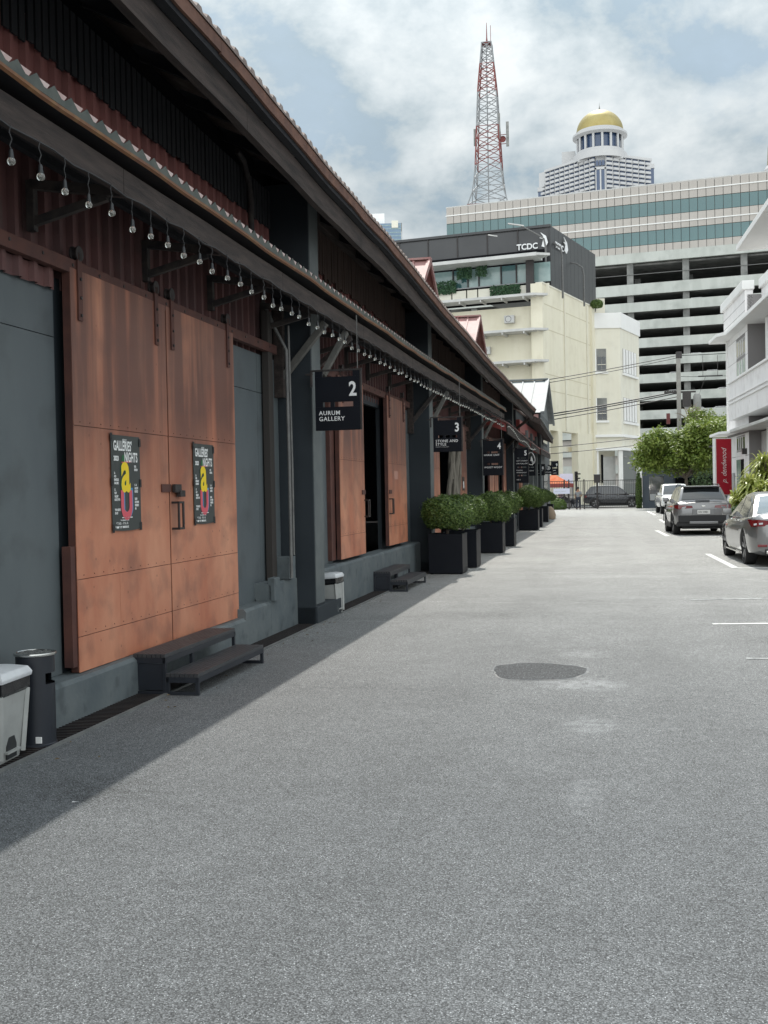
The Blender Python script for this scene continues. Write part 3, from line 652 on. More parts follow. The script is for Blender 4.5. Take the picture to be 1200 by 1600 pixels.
strip('eave_batten', M_soffit, -2.99, -2.91, -.16, -.10, 4.3)
for x in (-3.35, -3.65):
    b = MB(); vs = []; n = 24
    for i in range(n + 1):
        q = -4 + (WEND + 4) * i / n; e = ez(q) + (-2.87 - x) * SL - .02
        vs += [(x - .04, q, e - .08), (x + .04, q, e - .08), (x + .04, q, e), (x - .04, q, e)]
    b.add(vs, [(i * 4 + j, (i + 1) * 4 + j, (i + 1) * 4 + (j + 1) % 4, i * 4 + (j + 1) % 4) for i in range(n) for j in range(4)]); b.build('purlin', M_soffit, wh)
q = -3.6
while q < WEND:
    b = MB(); b.beam((-4.1, q, ez(q) + 1.23 * SL - .13), (-3.03, q, ez(q) + .16 * SL - .13), .06, .12); b.build('rafter', M_soffit, wh); q += 1.05
# roof end: barge board
b = MB(); b.beam((-2.9, WEND + .02, ez(WEND) - .12), (-4.2, WEND + .02, ez(WEND) + .5), .05, .32, (0, 0, 1)); b.build('barge_board', M_wood, wh)
b = MB(); b.beam((-3.03, WEND - .15, ez(WEND) - .3), (-3.9, WEND - .15, 3.9), .1, .12, (0, 1, 0)); b.build('eave_bracket', M_wood, wh)
# red dormers on the roof
def dormer(yc, half, zr, drop, x1):
    dm = bpy.data.objects.new('dormer', None); scn.collection.objects.link(dm); dm.parent = wh
    xb = x1 - 3.2
    for sgn in (-1, 1):
        b = MB(); nr = 9
        for k in range(nr):
            a, c = xb + (x1 - xb) * k / nr, xb + (x1 - xb) * (k + 1) / nr
            b.add([(a, yc, zr), (c - .05, yc, zr), (c - .05, yc + sgn * half, zr - drop), (a, yc + sgn * half, zr - drop)], [(0, 1, 2, 3)])
            b.beam((c - .025, yc, zr + .012), (c - .025, yc + sgn * half, zr - drop + .012), .05, .04)
        b.build('dormer_roof_sheet', M_redroof, dm)
        b = MB(); b.beam((x1 + .02, yc, zr - .02), (x1 + .02, yc + sgn * (half + .05), zr - drop - .06), .05, .14, (0, 0, 1)); b.build('dormer_barge', M_redroof, dm)
        b = MB(); b.box(xb, x1 - .15, yc + sgn * (half - .12) - .02, yc + sgn * (half - .12) + .02, zr - drop - 1.1, zr - drop + .02); b.build('dormer_cheek', M_redpaint, dm)
    b = MB(); b.prism([(yc - half + .1, zr - drop - .9), (yc + half - .1, zr - drop - .9), (yc + half - .1, zr - drop), (yc, zr - .08), (yc - half + .1, zr - drop)], 'x', x1 - .32, x1 - .26)
    b.build('dormer_gable', M_redpaint, dm)
    b = MB(); b.beam((xb, yc, zr + .02), (x1 + .05, yc, zr + .02), .22, .05); b.build('ridge_cap', M_redroof, dm)
dormer(25.75, 1.5, 7.30, 1.05, -4.2); dormer(35.9, 1.7, 7.52, 1.15, -4.2)
# security camera under the eave
b = MB(); b.tube([(-3.3, 30.3, 5.0), (-3.3, 30.3, 4.82)], .02, 8); b.box(-3.36, -3.2, 30.0, 30.45, 4.72, 4.82)
sc_ = b.build('security_camera', M_white, None, loc=WO); sc_.rotation_euler = (0, 0, -TH); tag(sc_, 'small white security camera fixed under the dark warehouse eave', 'security camera')

# second and third lower canopies, further along
def far_canopy(y0, y1, z0, z1, name, label, fh=.3, x=-3.12):
    t = thing(name, label, 'canopy', WO, -TH, 'small lean-to canopies down the lane')
    b = MB(); b.add([(x, y0, z0), (x, y1, z1), (-3.95, y1, z1 + .42), (-3.95, y0, z0 + .42), (x, y0, z0 - .03), (x, y1, z1 - .03), (-3.95, y1, z1 + .39), (-3.95, y0, z0 + .39)],
                    [(0, 1, 2, 3), (7, 6, 5, 4), (0, 4, 5, 1), (1, 5, 6, 2), (2, 6, 7, 3), (3, 7, 4, 0)]); b.build('canopy_roof', M_redroof, t)
    b = MB(); q = y0
    while q < y1 - .2:
        u = (q - y0) / (y1 - y0); z = z0 + (z1 - z0) * u; b.box(x - .06, x - .02, q + .01, q + .42, z - .06 - fh, z - .05); q += .44
    b.build('fascia_planks', M_wood, t, kind='stuff')
    b = MB(); b.add([(-3.93, y0 + .05, z0 + .36), (x - .05, y0 + .05, z0 - .04), (x - .05, y0 + .05, z0 - .3), (-3.93, y0 + .05, z0 + .0)], [(0, 1, 2, 3)])
    b.add([(-3.93, y0 + .07, z0 + .36), (x - .05, y0 + .07, z0 - .04), (x - .05, y0 + .07, z0 - .3), (-3.93, y0 + .07, z0 + .0)], [(3, 2, 1, 0)]); b.build('canopy_end_panel', M_redpaint, t)
    return t
far_canopy(34.0, 43.0, 3.78, 3.62, 'canopy', 'red lean-to canopy with grey plank fascia behind the four sign')
far_canopy(44.6, 49.5, 3.60, 3.5, 'canopy', 'short red canopy further down the lane above the seven sign', .22)
far_canopy(50.5, 58.5, 3.55, 3.55, 'canopy', 'farthest red canopy on the gabled grey building', .22)

# ------------------------------------------------------------------ pendant bulbs
HB = 'hanging festoon bulbs along the canopy edge'
proto = thing('hanging_bulb', 'x', 'light bulb', (0, 0, 0), 0, HB)
b = MB(); b.tube([(0, 0, 0), (.007, .003, -.04), (-.004, -.005, -.08), (.006, .002, -.115), (0, 0, -.14)], .0035, 5); b.build('cord', M_cable, proto)
b = MB(); b.lathe([(0, -.135), (.008, -.137), (.012, -.148), (.013, -.172), (.015, -.176), (.015, -.188), (.010, -.190)], n=10); b.build('socket', M_socket, proto, smooth=True)
b = MB(); b.lathe([(.010, -.186)] + [(.0235 * math.sin(t), -.207 + .0235 * math.cos(t)) for t in [.42 + (math.pi - .42) * k / 8 for k in range(9)]], n=14)
b.build('glass_bulb', M_bulb, proto, smooth=True)
ys = [4.75, 5.05, 5.37, 5.68, 5.96, 6.26, 6.58, 6.89, 7.19, 7.49]
while ys[-1] < 45: ys.append(ys[-1] + random.choice((.27, .30, .33, .36)) * (1 if ys[-1] < 30 else 1.35))
U_ = 'first second third fourth fifth sixth seventh eighth ninth tenth eleventh twelfth thirteenth fourteenth fifteenth sixteenth seventeenth eighteenth nineteenth'.split()
T_ = 'twentieth thirtieth fortieth fiftieth'.split(); T2 = 'twenty thirty forty fifty'.split()
def ordn(n): return U_[n - 1] if n < 20 else (T_[n // 10 - 2] if n % 10 == 0 else T2[n // 10 - 2] + '-' + U_[n % 10 - 1])
vis = [y for y in ys if y > 5.25]; cnt = {}
for i, y in enumerate(vis):
    z = 3.69 + cz(y) * .8 if y < CEND else 3.69 + .12 - .30 * math.sin(min(1, (y - CEND) / 11) * 1.5) + .06 * math.sin((y - CEND) * 1.1)
    wx = WL(-3.15 if y < CEND else -3.05, y, z + random.uniform(-.012, .012))
    zone = 'a' if y < 12.3 else 'b' if y < 20.3 else 'c' if y < CEND else 'd'; cnt[zone] = cnt.get(zone, 0) + 1; od = ordn(cnt[zone])
    lab = {'a': 'round clear hanging bulb, %s from the left edge of the photo', 'b': 'small hanging bulb, %s one past the two sign', 'c': 'tiny hanging bulb, %s one past the three sign', 'd': 'tiny bulb, %s one along the dipping string beyond the canopy end'}[zone] % od
    if i == 0: o = proto; o.location = wx; o['label'] = lab
    else: o = copy_tree(proto, lab, wx)
    o.rotation_euler = (0, 0, random.uniform(0, 6.28)); k = random.uniform(.92, 1.06); o.scale = (k, k, random.uniform(.94, 1.05))
b = MB(); pts = []
for i in range(170):
    y = 4.4 + i * .24; z = 3.685 + cz(y) * .8 if y < CEND else 3.69 + .12 - .30 * math.sin(min(1, (y - CEND) / 11) * 1.5) + .06 * math.sin((y - CEND) * 1.1)
    p = WL(-3.155 if y < CEND else -3.05, y, z + .012 * math.sin(y * 9)); pts.append(p)
b.tube(pts, .006, 5); tag(b.build('festoon_cable', M_cable), 'thin dark festoon cable running under the canopy fascia', 'cable')

# ------------------------------------------------------------------ signs
def sign(n, y, x0, x1, z0, z1, label, boards, frametop=True, hang=None):
    """double-board blade sign hanging from a black iron frame, facing up the lane"""
    c = WL(x0, y, 0); t = thing('blade_sign', label, 'sign', (c.x, c.y, 0), -TH, 'black blade signs on the pillars'); wd = x1 - x0
    b = MB(); b.box(-.06, wd + .03, -.012, .012, z1 - .022, z1); b.box(wd + .004, wd + .022, -.012, .012, z0, z1 - .022)
    b.box(-.06, -.035, -.02, .02, z1 - .2, z1 - .022); b.box(-.12, -.03, -.012, .012, z1 - .06, z1 - .04)
    b.build('sign_frame', M_iron, t, bevel=.003)
    if hang: b = MB(); b.box(wd - .03, wd - .02, -.004, .004, z1, hang); b.build('hanging_rod', M_conduit, t)
    for (a, c_, items) in boards:
        b = MB(); b.box(0, wd, -.018, .018, a, c_); bd = b.build('sign_board', M_signblack, t, bevel=.003)
        for it in items:
            s_, sz, px, pz = it[:4]; kw = it[4] if len(it) > 4 else {}
            mm = kw.pop('m', M_white)
            text(s_, sz, mm, bd, 'lettering', (px * wd, -.0205, pz), spc=1.12, **kw)
    # small steps that join the boards
    zs = sorted([b_[0] for b_ in boards])[1:]
    for zz in zs:
        for (u0_, u1_) in ((0, .17), (.34, .43), (.85, 1)): b = MB(); b.box(wd * u0_, wd * u1_, -.016, .016, zz - .06, zz); b.build('board_link', M_signblack, t)
    for (u0_, u1_) in ((0, .17), (.85, 1)): b = MB(); b.box(wd * u0_, wd * u1_, -.016, .016, z1 - .09, z1 - .022); b.build('board_link', M_signblack, t)
    return t
sign(2, 12.3, -3.38, -2.83, 2.36, 3.09, 'black hanging blade sign reading 2 AURUM GALLERY, nearest of the signs',
     [(2.70, 3.0, [('2', .235, .76, 2.77, dict(sx=.82, bold=.006))]), (2.36, 2.64, [('AURUM', .071, .08, 2.545, dict(bold=.0008)), ('GALLERY', .071, .08, 2.475, dict(bold=.0008))])], hang=3.72)
sign(3, 20.3, -3.28, -2.73, 2.37, 3.05, 'black blade sign reading 3 STONE AND STYLE above the first planter',
     [(2.69, 2.98, [('3', .235, .76, 2.76, dict(sx=.82, bold=.006))]), (2.37, 2.64, [('STONE AND', .072, .08, 2.555, dict(bold=.0004)), ('STYLE', .072, .08, 2.49, dict(bold=.0004)), ('CRAFTS GALLERY', .030, .08, 2.455, dict(m=M_greytext))])], hang=3.75)
sign(4, 29.2, -3.38, -2.83, 2.02, 3.03, 'three-board black blade sign reading 4 HORSE UNIT and WOOT WOOT',
     [(2.68, 2.98, [('4', .235, .74, 2.75, dict(sx=.82, bold=.006))]), (2.36, 2.63, [('HORSE UNIT', .068, .06, 2.56, dict(bold=.0004))]), (2.02, 2.31, [('WOOT WOOT', .068, .06, 2.22, dict(bold=.0004))])], hang=3.78)
sign(5, 39.0, -3.36, -2.88, 1.86, 3.17, 'tall narrow black blade sign reading 5 with four boards',
     [(2.80, 3.13, [('5', .25, .70, 2.87, dict(sx=.82, bold=.006))]), (2.46, 2.75, [('ART STUDIO', .065, .1, 2.65), ('ORI GALLERY', .065, .1, 2.55)]), (2.16, 2.41, [('PHOTO', .06, .1, 2.30), ('WORKSHOP', .06, .1, 2.22)]), (1.86, 2.11, [('NO.5', .06, .1, 1.96)])])
sign(7, 47, -3.54, -3.18, 2.22, 3.0, 'black blade sign reading 7 half hidden behind the five sign',
     [(2.62, 2.97, [('7', .24, .55, 2.68, dict(sx=.82, bold=.006))]), (2.22, 2.57, [('STUDIO', .07, .06, 2.42)])])
sign(8, 54, -3.62, -3.20, 2.32, 2.9, 'small black blade sign reading 8 with a grey caption',
     [(2.58, 2.88, [('8', .2, .68, 2.63, dict(sx=.82, bold=.005))]), (2.32, 2.54, [('CAFE', .07, .1, 2.40, dict(m=M_greytext))])])
t = sign(10, 61, -3.60, -3.20, 2.48, 3.02, 'small black sign with round white emblem near the lane end', [(2.48, 2.98, [('CAFE', .10, .22, 2.55)])])
b = MB(); b.lathe([(.07, -.001), (.10, -.001), (.10, .003), (.07, .003)], (.2, -.022, 2.82), 20, 'y'); b.lathe([(0, 0), (.04, 0)], (.2, -.022, 2.82), 12, 'y'); b.build('emblem', M_white, t)
sign(9, 66, -3.54, -3.10, 2.48, 3.36, 'black two-board blade sign reading 9, farthest of the signs', [(2.95, 3.33, [('9', .25, .68, 3.02, dict(sx=.82, bold=.006))]), (2.48, 2.90, [('BAR', .08, .3, 2.74), ('OPEN', .07, .3, 2.58)])])
# round leaf emblem hanging by the seven sign
c = WL(-3.24, 45.2, 2.93); t = thing('hanging_emblem', 'white leaf-shaped outline emblem hanging beside the seven sign', 'sign', c, -TH)
b = MB(); b.tube([(.17 * math.sin(a) * (1 - .25 * math.cos(a)), 0, .26 * math.cos(a)) for a in [2 * math.pi * k / 24 for k in range(25)]], .014, 6, False); b.build('outline', M_white, t)
b = MB(); b.prism([(-.02, -.1), (.1, -.12), (.08, -.02), (.02, .1), (0, 0)], 'y', -.01, .01); b.build('motif', M_white, t)

# ------------------------------------------------------------------ posters
def poster(y0, label):
    c = WL(-3.782, y0, 1.345); t = thing('poster', label, 'poster', c, -TH, 'black exhibition posters taped to the door'); t.scale = (1, .79, .95)
    W, H = .66, .80; nx = 8; b = MB(); vs = []
    for j in (0, 1):
        for i in range(nx + 1):
            for k in range(7):
                u, v = i / nx, k / 6
                vs.append((.002 + .004 * math.sin(u * 3.1) * (1 - v) + j * .0015, u * W, v * H - .012 * math.sin(u * 3.14) * (v == 0)))
    m1 = (nx + 1) * 7
    fs = [(i * 7 + k, (i + 1) * 7 + k, (i + 1) * 7 + k + 1, i * 7 + k + 1) for i in range(nx) for k in range(6)]
    b.add(vs, fs + [tuple(m1 + q for q in reversed(f_)) for f_ in fs]); b.build('sheet', M_poster, t, fixn=False, smooth=True)
    rot = (math.pi / 2, 0, math.pi / 2); X = .0085
    def tx(s_, sz, y, z, m=M_pwhite, sx=1.0, bold=0, name='lettering', spc=1.0): text(s_, sz, m, t, name, (X, y, z), rot, sx=sx, bold=bold, ext=.0004, spc=spc)
    tx("GALLERIES'", .115, .045, .672, sx=.70, bold=.0028, spc=1.06); tx('NIGHTS', .115, .285, .578, sx=.70, bold=.0028, spc=1.08); tx('2023', .055, .045, .585, sx=1.0, bold=.002)
    tx('INSTITUT', .022, .25, .755)
    b = MB(); b.add([(X - .001, .22, .575), (X - .001, .30, .575), (X - .001, .28, .64), (X - .001, .235, .63)], [(0, 1, 2, 3)]); b.build('green_patch', M_pgreen, t, fixn=False)
    b = MB(); b.add([(X - .001, .22, .565), (X - .001, .44, .575), (X - .001, .44, .588), (X - .001, .22, .58)], [(0, 1, 2, 3)]); b.build('pink_bar', M_ppink, t, fixn=False)
    # big yellow letter a over pink u with blue shadow
    def arc(cy, cz_, ry, rz, a0, a1, wy, wz, m, nm, x):
        b = MB(); n = 22; o_ = []; i_ = []
        for k in range(n + 1):
            a = a0 + (a1 - a0) * k / n; o_.append((x, cy + ry * math.cos(a), cz_ + rz * math.sin(a))); i_.append((x, cy + (ry - wy) * math.cos(a), cz_ + (rz - wz) * math.sin(a)))
        b.add(o_ + i_, [(k, k + 1, n + 2 + k, n + 1 + k) for k in range(n)]); b.build(nm, m, t, fixn=False)
    def rect(y0_, y1_, z0_, z1_, m, nm, x): b = MB(); b.add([(x, y0_, z0_), (x, y1_, z0_), (x, y1_, z1_), (x, y0_, z1_)], [(0, 1, 2, 3)]); b.build(nm, m, t, fixn=False)
    tx('a', .50, .185, .330, m=M_pgreen, sx=.93, bold=.012, name='letter_shadow')
    text('a', .50, M_pyellow, t, 'big_letter', (X + .001, .205, .333), rot, sx=.93, bold=.014, ext=.0004)
    # pink u with blue side
    arc(.335, .20, .13, .11, math.pi, 2 * math.pi, .055, .06, M_pblue, 'blue_letter', X)
    rect(.405, .465, .20, .355, M_pblue, 'blue_letter', X); rect(.255, .275, .17, .33, M_pblue, 'blue_letter', X + .0012)
    arc(.315, .20, .13, .12, math.pi, 2 * math.pi, .07, .07, M_ppink, 'pink_letter', X + .001)
    rect(.185, .255, .20, .335, M_ppink, 'pink_letter', X + .001); rect(.375, .445, .20, .335, M_ppink, 'pink_letter', X + .001)
    rect(.20, .44, .098, .106, M_pwhite, 'white_rule', X + .001)
    for (yy, zz, ls) in [(.045, .47, ['10.', 'NOV', 'BANGKOK', 'GALLERIES']), (.045, .33, ['17.', 'NOV', 'GALLERY', 'ROUTE TWO']), (.045, .16, ['TWO NIGHTS', 'OF ART']), (.505, .53, ['10TH', 'EDITION']), (.505, .37, ['5 - 10', 'GALLERY', 'ROUTES']), (.505, .25, ['SILOM', 'SATHORN', 'RIVERSIDE', 'ARI'])]:
        tx('\n'.join(ls), .028, yy, zz, sx=.72, bold=.0008)
    tx('free admission from six', .020, .17, .075); tx('* T H B  -  P I A  A', .034, .07, .042); tx('** MMB *  ETT  MMOOD OC', .024, .05, .014, bold=.001)
    for (yy, zz) in [(-.018, .745), (W - .03, .715), (-.018, .37), (W - .03, .36), (-.01, -.02), (W - .04, -.015)]:
        b = MB(); b.box(.006, .009, yy, yy + .045, zz, zz + .07); b.build('tape', M_tape, t)
XP = [7.84, 9.62]
poster(7.735, 'black poster with big yellow letter, taped on the left door leaf')
poster(9.415, 'black poster with big yellow letter, taped on the right door leaf')

# ------------------------------------------------------------------ steps
def steps(y0, ln, x0, label, h1=.335, h2=.18, w1=.28, w2=.28):
    c = WL(x0, y0, 0); t = thing('metal_steps', label, 'steps', c, -TH, 'black steel steps in front of the doors')
    for (a, wd, h, rows) in ((0, w1, h1, 7), (w1, w2, h2, 7)):
        s_ = .028
        for yy in (0, ln - s_):
            b = MB(); b.box(a, a + s_, yy, yy + s_, .004, h - .03); b.box(a + wd - s_, a + wd, yy, yy + s_, .004, h - .03); b.box(a + s_, a + wd - s_, yy, yy + s_, .004, .004 + s_)
            b.build('frame', M_blacksteel, t, bevel=.003)
        b = MB(); b.box(a + .0, a + wd, 0, .006, h - .075, h - .03); b.box(a + wd - .006, a + wd, .006, ln, h - .075, h - .03); b.box(a, a + wd, ln - .006, ln, h - .074, h - .03); b.build('tread_skirt', M_blacksteel, t)
        for k in range(rows):
            b = MB(); u = a + wd * k / rows; b.box(u + .002, u + wd / rows - .003, -.004, ln + .004, h - .03, h); b.build('slat', mat('steps_slat_steel', (.035, .037, .042), .5, col2=(.05, .052, .056), scale=6), t, bevel=.002)
    if ln > 1.3:
        b = MB(); b.box(w1 - .03, w1 - .002, ln * .35, ln * .35 + .04, .004, h1 - .03); b.build('middle_leg', M_blacksteel, t)
    b = MB(); b.box(.03, w1 - .03, .010, .014, .04, h1 - .08); b.build('side_plate', M_blacksteel, t)
    return t
steps(7.95, 1.62, -3.735, 'long two-tier black slatted metal steps in front of the posters')
steps(16.65, 1.7, -3.70, 'two-tier black metal steps below the open gallery doorway', .33, .19)

# ------------------------------------------------------------------ bins
def pedal_bin(loc, rz, label, pedal=True):
    t = thing('pedal_bin', label, 'bin', loc, rz, 'pale grey pedal bins')
    b = MB(); 
    def ring(wx, wy, z): return [(-wx, -wy, z), (wx, -wy, z), (wx, wy, z), (-wx, wy, z)]
    vs = ring(.135, .13, .0) + ring(.145, .14, .12) + ring(.175, .17, .46); b.add(vs, [(3, 2, 1, 0)] + [(k * 4 + i, k * 4 + (i + 1) % 4, k * 4 + 4 + (i + 1) % 4, k * 4 + 4 + i) for k in range(2) for i in range(4)] + [(8, 9, 10, 11)])
    b.build('bin_body', M_binwhite, t, bevel=.02, smooth=True)
    for sx in (-1, 1):
        for sy in (-1, 1):
            b = MB(); b.beam((sx * .145, sy * .14, .03), (sx * .172, sy * .168, .42), .03, .03); b.build('corner_rib', M_binwhite, t, bevel=.006)
    b = MB(); vs = ring(.172, .166, .41) + ring(.186, .18, .43) + ring(.186, .18, .50); b.add(vs, [(k * 4 + i, k * 4 + (i + 1) % 4, k * 4 + 4 + (i + 1) % 4, k * 4 + 4 + i) for k in range(2) for i in range(4)]); b.build('bin_bag', M_bag, t)
    b = MB(); vs = ring(.195, .19, .495) + ring(.2, .195, .52) + ring(.18, .175, .555) + ring(.10, .12, .572); b.add(vs, [(3, 2, 1, 0)] + [(k * 4 + i, k * 4 + (i + 1) % 4, k * 4 + 4 + (i + 1) % 4, k * 4 + 4 + i) for k in range(3) for i in range(4)] + [(12, 13, 14, 15)])
    ld = b.build('lid', mat('pale_lid_plastic', (.66, .68, .70), .4, col2=(.58, .6, .62), scale=6), t, bevel=.008, smooth=True)
    b = MB(); b.box(-.05, .05, -.10, .02, .574, .580); b.build('lid_label', M_greytext, ld)
    b = MB(); b.prism([(-.06, .02), (.06, .02), (.06, .10), (.035, .15), (-.035, .15), (-.06, .10)], 'y', -.149, -.137); b.build('pedal_recess', M_gutter, t)
    b = MB(); b.prism([(-.06, .02), (.06, .02), (.06, .10), (.035, .15), (-.035, .15), (-.06, .10)], 'x', .137, .149); b.build('pedal_recess', M_gutter, t)
    b = MB(); b.box(-.08, .08, -.165, -.13, .055, .07); b.box(.13, .165, -.08, .08, .055, .07); b.build('pedal', M_binwhite, t)
    return t
p = WL(-3.665, 5.80); pb = pedal_bin((p.x, p.y, .012), R(4), 'pale grey pedal bin with black bag at the left edge of the lane')
p = WL(-3.57, 13.55); pb2 = copy_tree(pb, 'pale grey pedal bin leaning by the pillar under the two sign', (p.x, p.y, .012), R(-6)); pb2.rotation_euler = (R(0), R(-5), R(-6)); pb2.scale = (.84, .84, .95)
p = WL(-3.60, 6.24); t = thing('ashtray_bin', 'tall black cylinder ashtray bin with steel sand tray beside the pedal bin', 'bin', (p.x, p.y, .012), 0)
b = MB(); b.lathe([(0, 0), (.128, 0), (.128, .012), (.122, .016), (.122, .40)], n=32)
b.lathe([(.122, .40), (.122, .47)], n=24, a0=R(65), a1=R(330)); b.lathe([(.122, .47), (.122, .585), (.11, .60)], n=32); b.build('body', M_blacksteel, t, smooth=True)
b = MB(); b.lathe([(0, .385), (.115, .385), (.118, .40)], n=32); b.lathe([(.10, .40), (.10, .47)], n=24, a0=R(65), a1=R(330)); b.build('inner_liner', M_interior, t)
b = MB(); b.lathe([(.132, .583), (.134, .592), (.132, .600), (.118, .602), (.112, .594), (0, .592)], n=32); b.build('sand_tray', M_chrome, t, smooth=True)
b = MB()
for k in range(130):
    a = random.uniform(0, 6.28); r_ = .105 * math.sqrt(random.random()); s_ = .006; x_, y_ = r_ * math.cos(a), r_ * math.sin(a)
    b.box(x_ - s_, x_ + s_, y_ - s_, y_ + s_, .592, .592 + random.uniform(.003, .01))
b.build('pebbles', M_kerb, t, kind='stuff')
b = MB(); b.box(.055, .095, -.112, -.104, .03, .07); b.build('sticker', M_pwhite, t)

# ------------------------------------------------------------------ planters and clipped shrubs
pl0 = thing('planter', 'x', 'planter', (0, 0, 0), 0, 'black metal planters along the warehouse')
b = MB(); 
W_, D_, H_ = .66, .70, .78
b.box(-W_ / 2, W_ / 2, -D_ / 2, D_ / 2, .02, H_ - .03); b.build('planter_box', M_planter, pl0, bevel=.004)
b = MB()
for (a, c_, d_, e_) in ((-W_ / 2 - .003, W_ / 2 + .003, -D_ / 2 - .003, -D_ / 2 + .03), (-W_ / 2 - .003, W_ / 2 + .003, D_ / 2 - .03, D_ / 2 + .003), (-W_ / 2 - .003, -W_ / 2 + .03, -D_ / 2 + .03, D_ / 2 - .03), (W_ / 2 - .03, W_ / 2 + .003, -D_ / 2 + .03, D_ / 2 - .03)):
    b.box(a, c_, d_, e_, H_ - .03, H_)
b.build('rim', M_planter, pl0, bevel=.003)
b = MB(); b.box(-W_ / 2 + .04, W_ / 2 - .04, -D_ / 2 + .04, D_ / 2 - .04, H_ - .08, H_ - .035); b.build('soil', M_leafcore, pl0)
b = MB()
for sx in (-1, 1):
    for sy in (-1, 1): b.box(sx * .28 - .03, sx * .28 + .03, sy * .28 - .03, sy * .28 + .03, 0.004, .02)
b.build('feet', M_planter, pl0)
def shrub_mesh(seed, rx, ry, rz, n=9000, ls=.028):
    rnd = random.Random(seed); b = MB(); vs = []; fs = []
    lob = [(rnd.uniform(0, 6.28), rnd.uniform(-.6, 1), rnd.uniform(.03, .08)) for _ in range(9)]
    for k in range(n):
        th = rnd.uniform(0, 2 * math.pi); cz_ = rnd.uniform(-.75, 1); s_ = math.sqrt(1 - cz_ * cz_)
        d = Vector((s_ * math.cos(th), s_ * math.sin(th), cz_))
        bump_ = 1 + sum(a * math.cos(2.2 * (th - t0)) * math.exp(-3 * (cz_ - c0) ** 2) for t0, c0, a in lob) * .8 + .035 * math.sin(9 * th + 5 * cz_) * math.sin(11 * cz_)
        rad = bump_ * (1 - abs(rnd.gauss(0, .055)) + (.13 * rnd.random() ** 2 if rnd.random() < .12 else 0))
        p = Vector((d.x * rx, d.y * ry, d.z * rz)) * rad
        nrm = (d + Vector((rnd.gauss(0, .55), rnd.gauss(0, .55), rnd.gauss(0, .55)))).normalized(); u = nrm.orthogonal().normalized()
        u = Matrix.Rotation(rnd.uniform(0, 6.28), 3, nrm) @ u; v = nrm.cross(u); l = ls * rnd.uniform(.7, 1.3)
        i0 = len(vs); vs += [p - u * l * .45, p + v * l - nrm * l * .2, p + u * l * .45, p - v * l]; fs.append((i0, i0 + 1, i0 + 2, i0 + 3))
    b.add(vs, fs); me = bpy.data.meshes.new('foliage'); me.from_pydata(b.v, [], b.f); me.materials.append(M_leaf); return me
def core_mesh(rx, ry, rz):  # solid dark ellipsoid filling the leaf shell
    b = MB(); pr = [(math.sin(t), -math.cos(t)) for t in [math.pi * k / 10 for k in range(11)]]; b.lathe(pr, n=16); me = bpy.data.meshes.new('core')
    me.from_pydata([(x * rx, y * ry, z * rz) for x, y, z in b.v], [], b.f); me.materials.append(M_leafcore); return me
me_sh = [shrub_mesh(1, .53, .48, .37, 15000, .024), shrub_mesh(2, .53, .50, .40, 15000, .024), shrub_mesh(3, .50, .50, .43, 15000, .024)]
me_core = core_mesh(.40, .37, .31)
b = MB(); b.tube([(0, 0, -.55), (.01, 0, -.3), (0, .02, 0)], [.03, .028, .02], 8)
for k in range(7):
    a = k * .9; b.tube([(0, 0, -.3), (.18 * math.cos(a), .18 * math.sin(a), -.02)], [.012, .006], 5)
tr_me = bpy.data.meshes.new('stem'); tr_me.from_pydata(b.v, [], b.f); tr_me.materials.append(M_bark)
PLS = [(-2.98, 20.50, 1.15, 1.0, 0, 'nearest black planter, in front of the pillar with the three sign', 'nearest clipped round shrub, in the first planter of the lane'),
       (-2.90, 22.15, 1.16, .95, 1, 'second black planter, close behind the nearest one', 'second clipped shrub, rising behind the nearest one'),
       (-2.83, 27.2, 1.13, 1.0, 1, 'third black planter, left of the shadow gap in mid lane', 'third clipped shrub, half sunlit in mid lane'),
       (-2.80, 30.4, 1.20, 1.0, 0, 'fourth black planter, just behind the third one', 'fourth clipped shrub, tall and loose behind the third'),
       (-2.88, 42.4, 1.28, 1.12, 0, 'fifth black planter, wide one past the dark gap', 'fifth clipped shrub, large ball under the five sign'),
       (-2.86, 45.6, 1.24, 1.0, 1, 'sixth black planter, behind the wide fifth one', 'sixth clipped shrub, peeking right of the fifth'),
       (-2.95, 52.5, 1.25, .95, 0, 'seventh black planter, small one far down the lane', 'seventh clipped shrub, far down the lane'),
       (-3.05, 60.0, 1.20, .9, 1, 'eighth black planter, by the gabled grey building', 'eighth clipped shrub, farthest along the row')]
for i, (x, y, zc, s_, v, lp, ls) in enumerate(PLS):
    if i == 0: o = pl0; o.location = (x, y, 0.004); o['label'] = lp
    else: o = copy_tree(pl0, lp, (x, y, 0.004))
    o.rotation_euler = (0, 0, -TH)
    if i == 4: o.scale = (1.15, 1.15, 1.02)
    t = thing('clipped_shrub', ls, 'shrub', (x - .0, y, zc), random.uniform(0, 6), 'clipped round shrubs in planters')
    link('foliage', me_sh[(i * 2 + v) % 3], t); link('foliage_core', me_core, t); link('stem', tr_me, t)
    t.scale = (s_ * 1.04, s_ * 1.04, s_ * random.uniform(.95, 1.02))
# a sack by the far planters and grasses
b = MB(); b.lathe([(0, 0), (.26, .02), (.30, .25), (.2, .55), (.08, .68), (0, .7)], (-2.75, 57.0, .004), 12); tag(b.build('tan_sack', mat('tan_sackcloth', (.35, .27, .2), .9), smooth=True), 'tan sack standing at the foot of the far planters', 'sack')

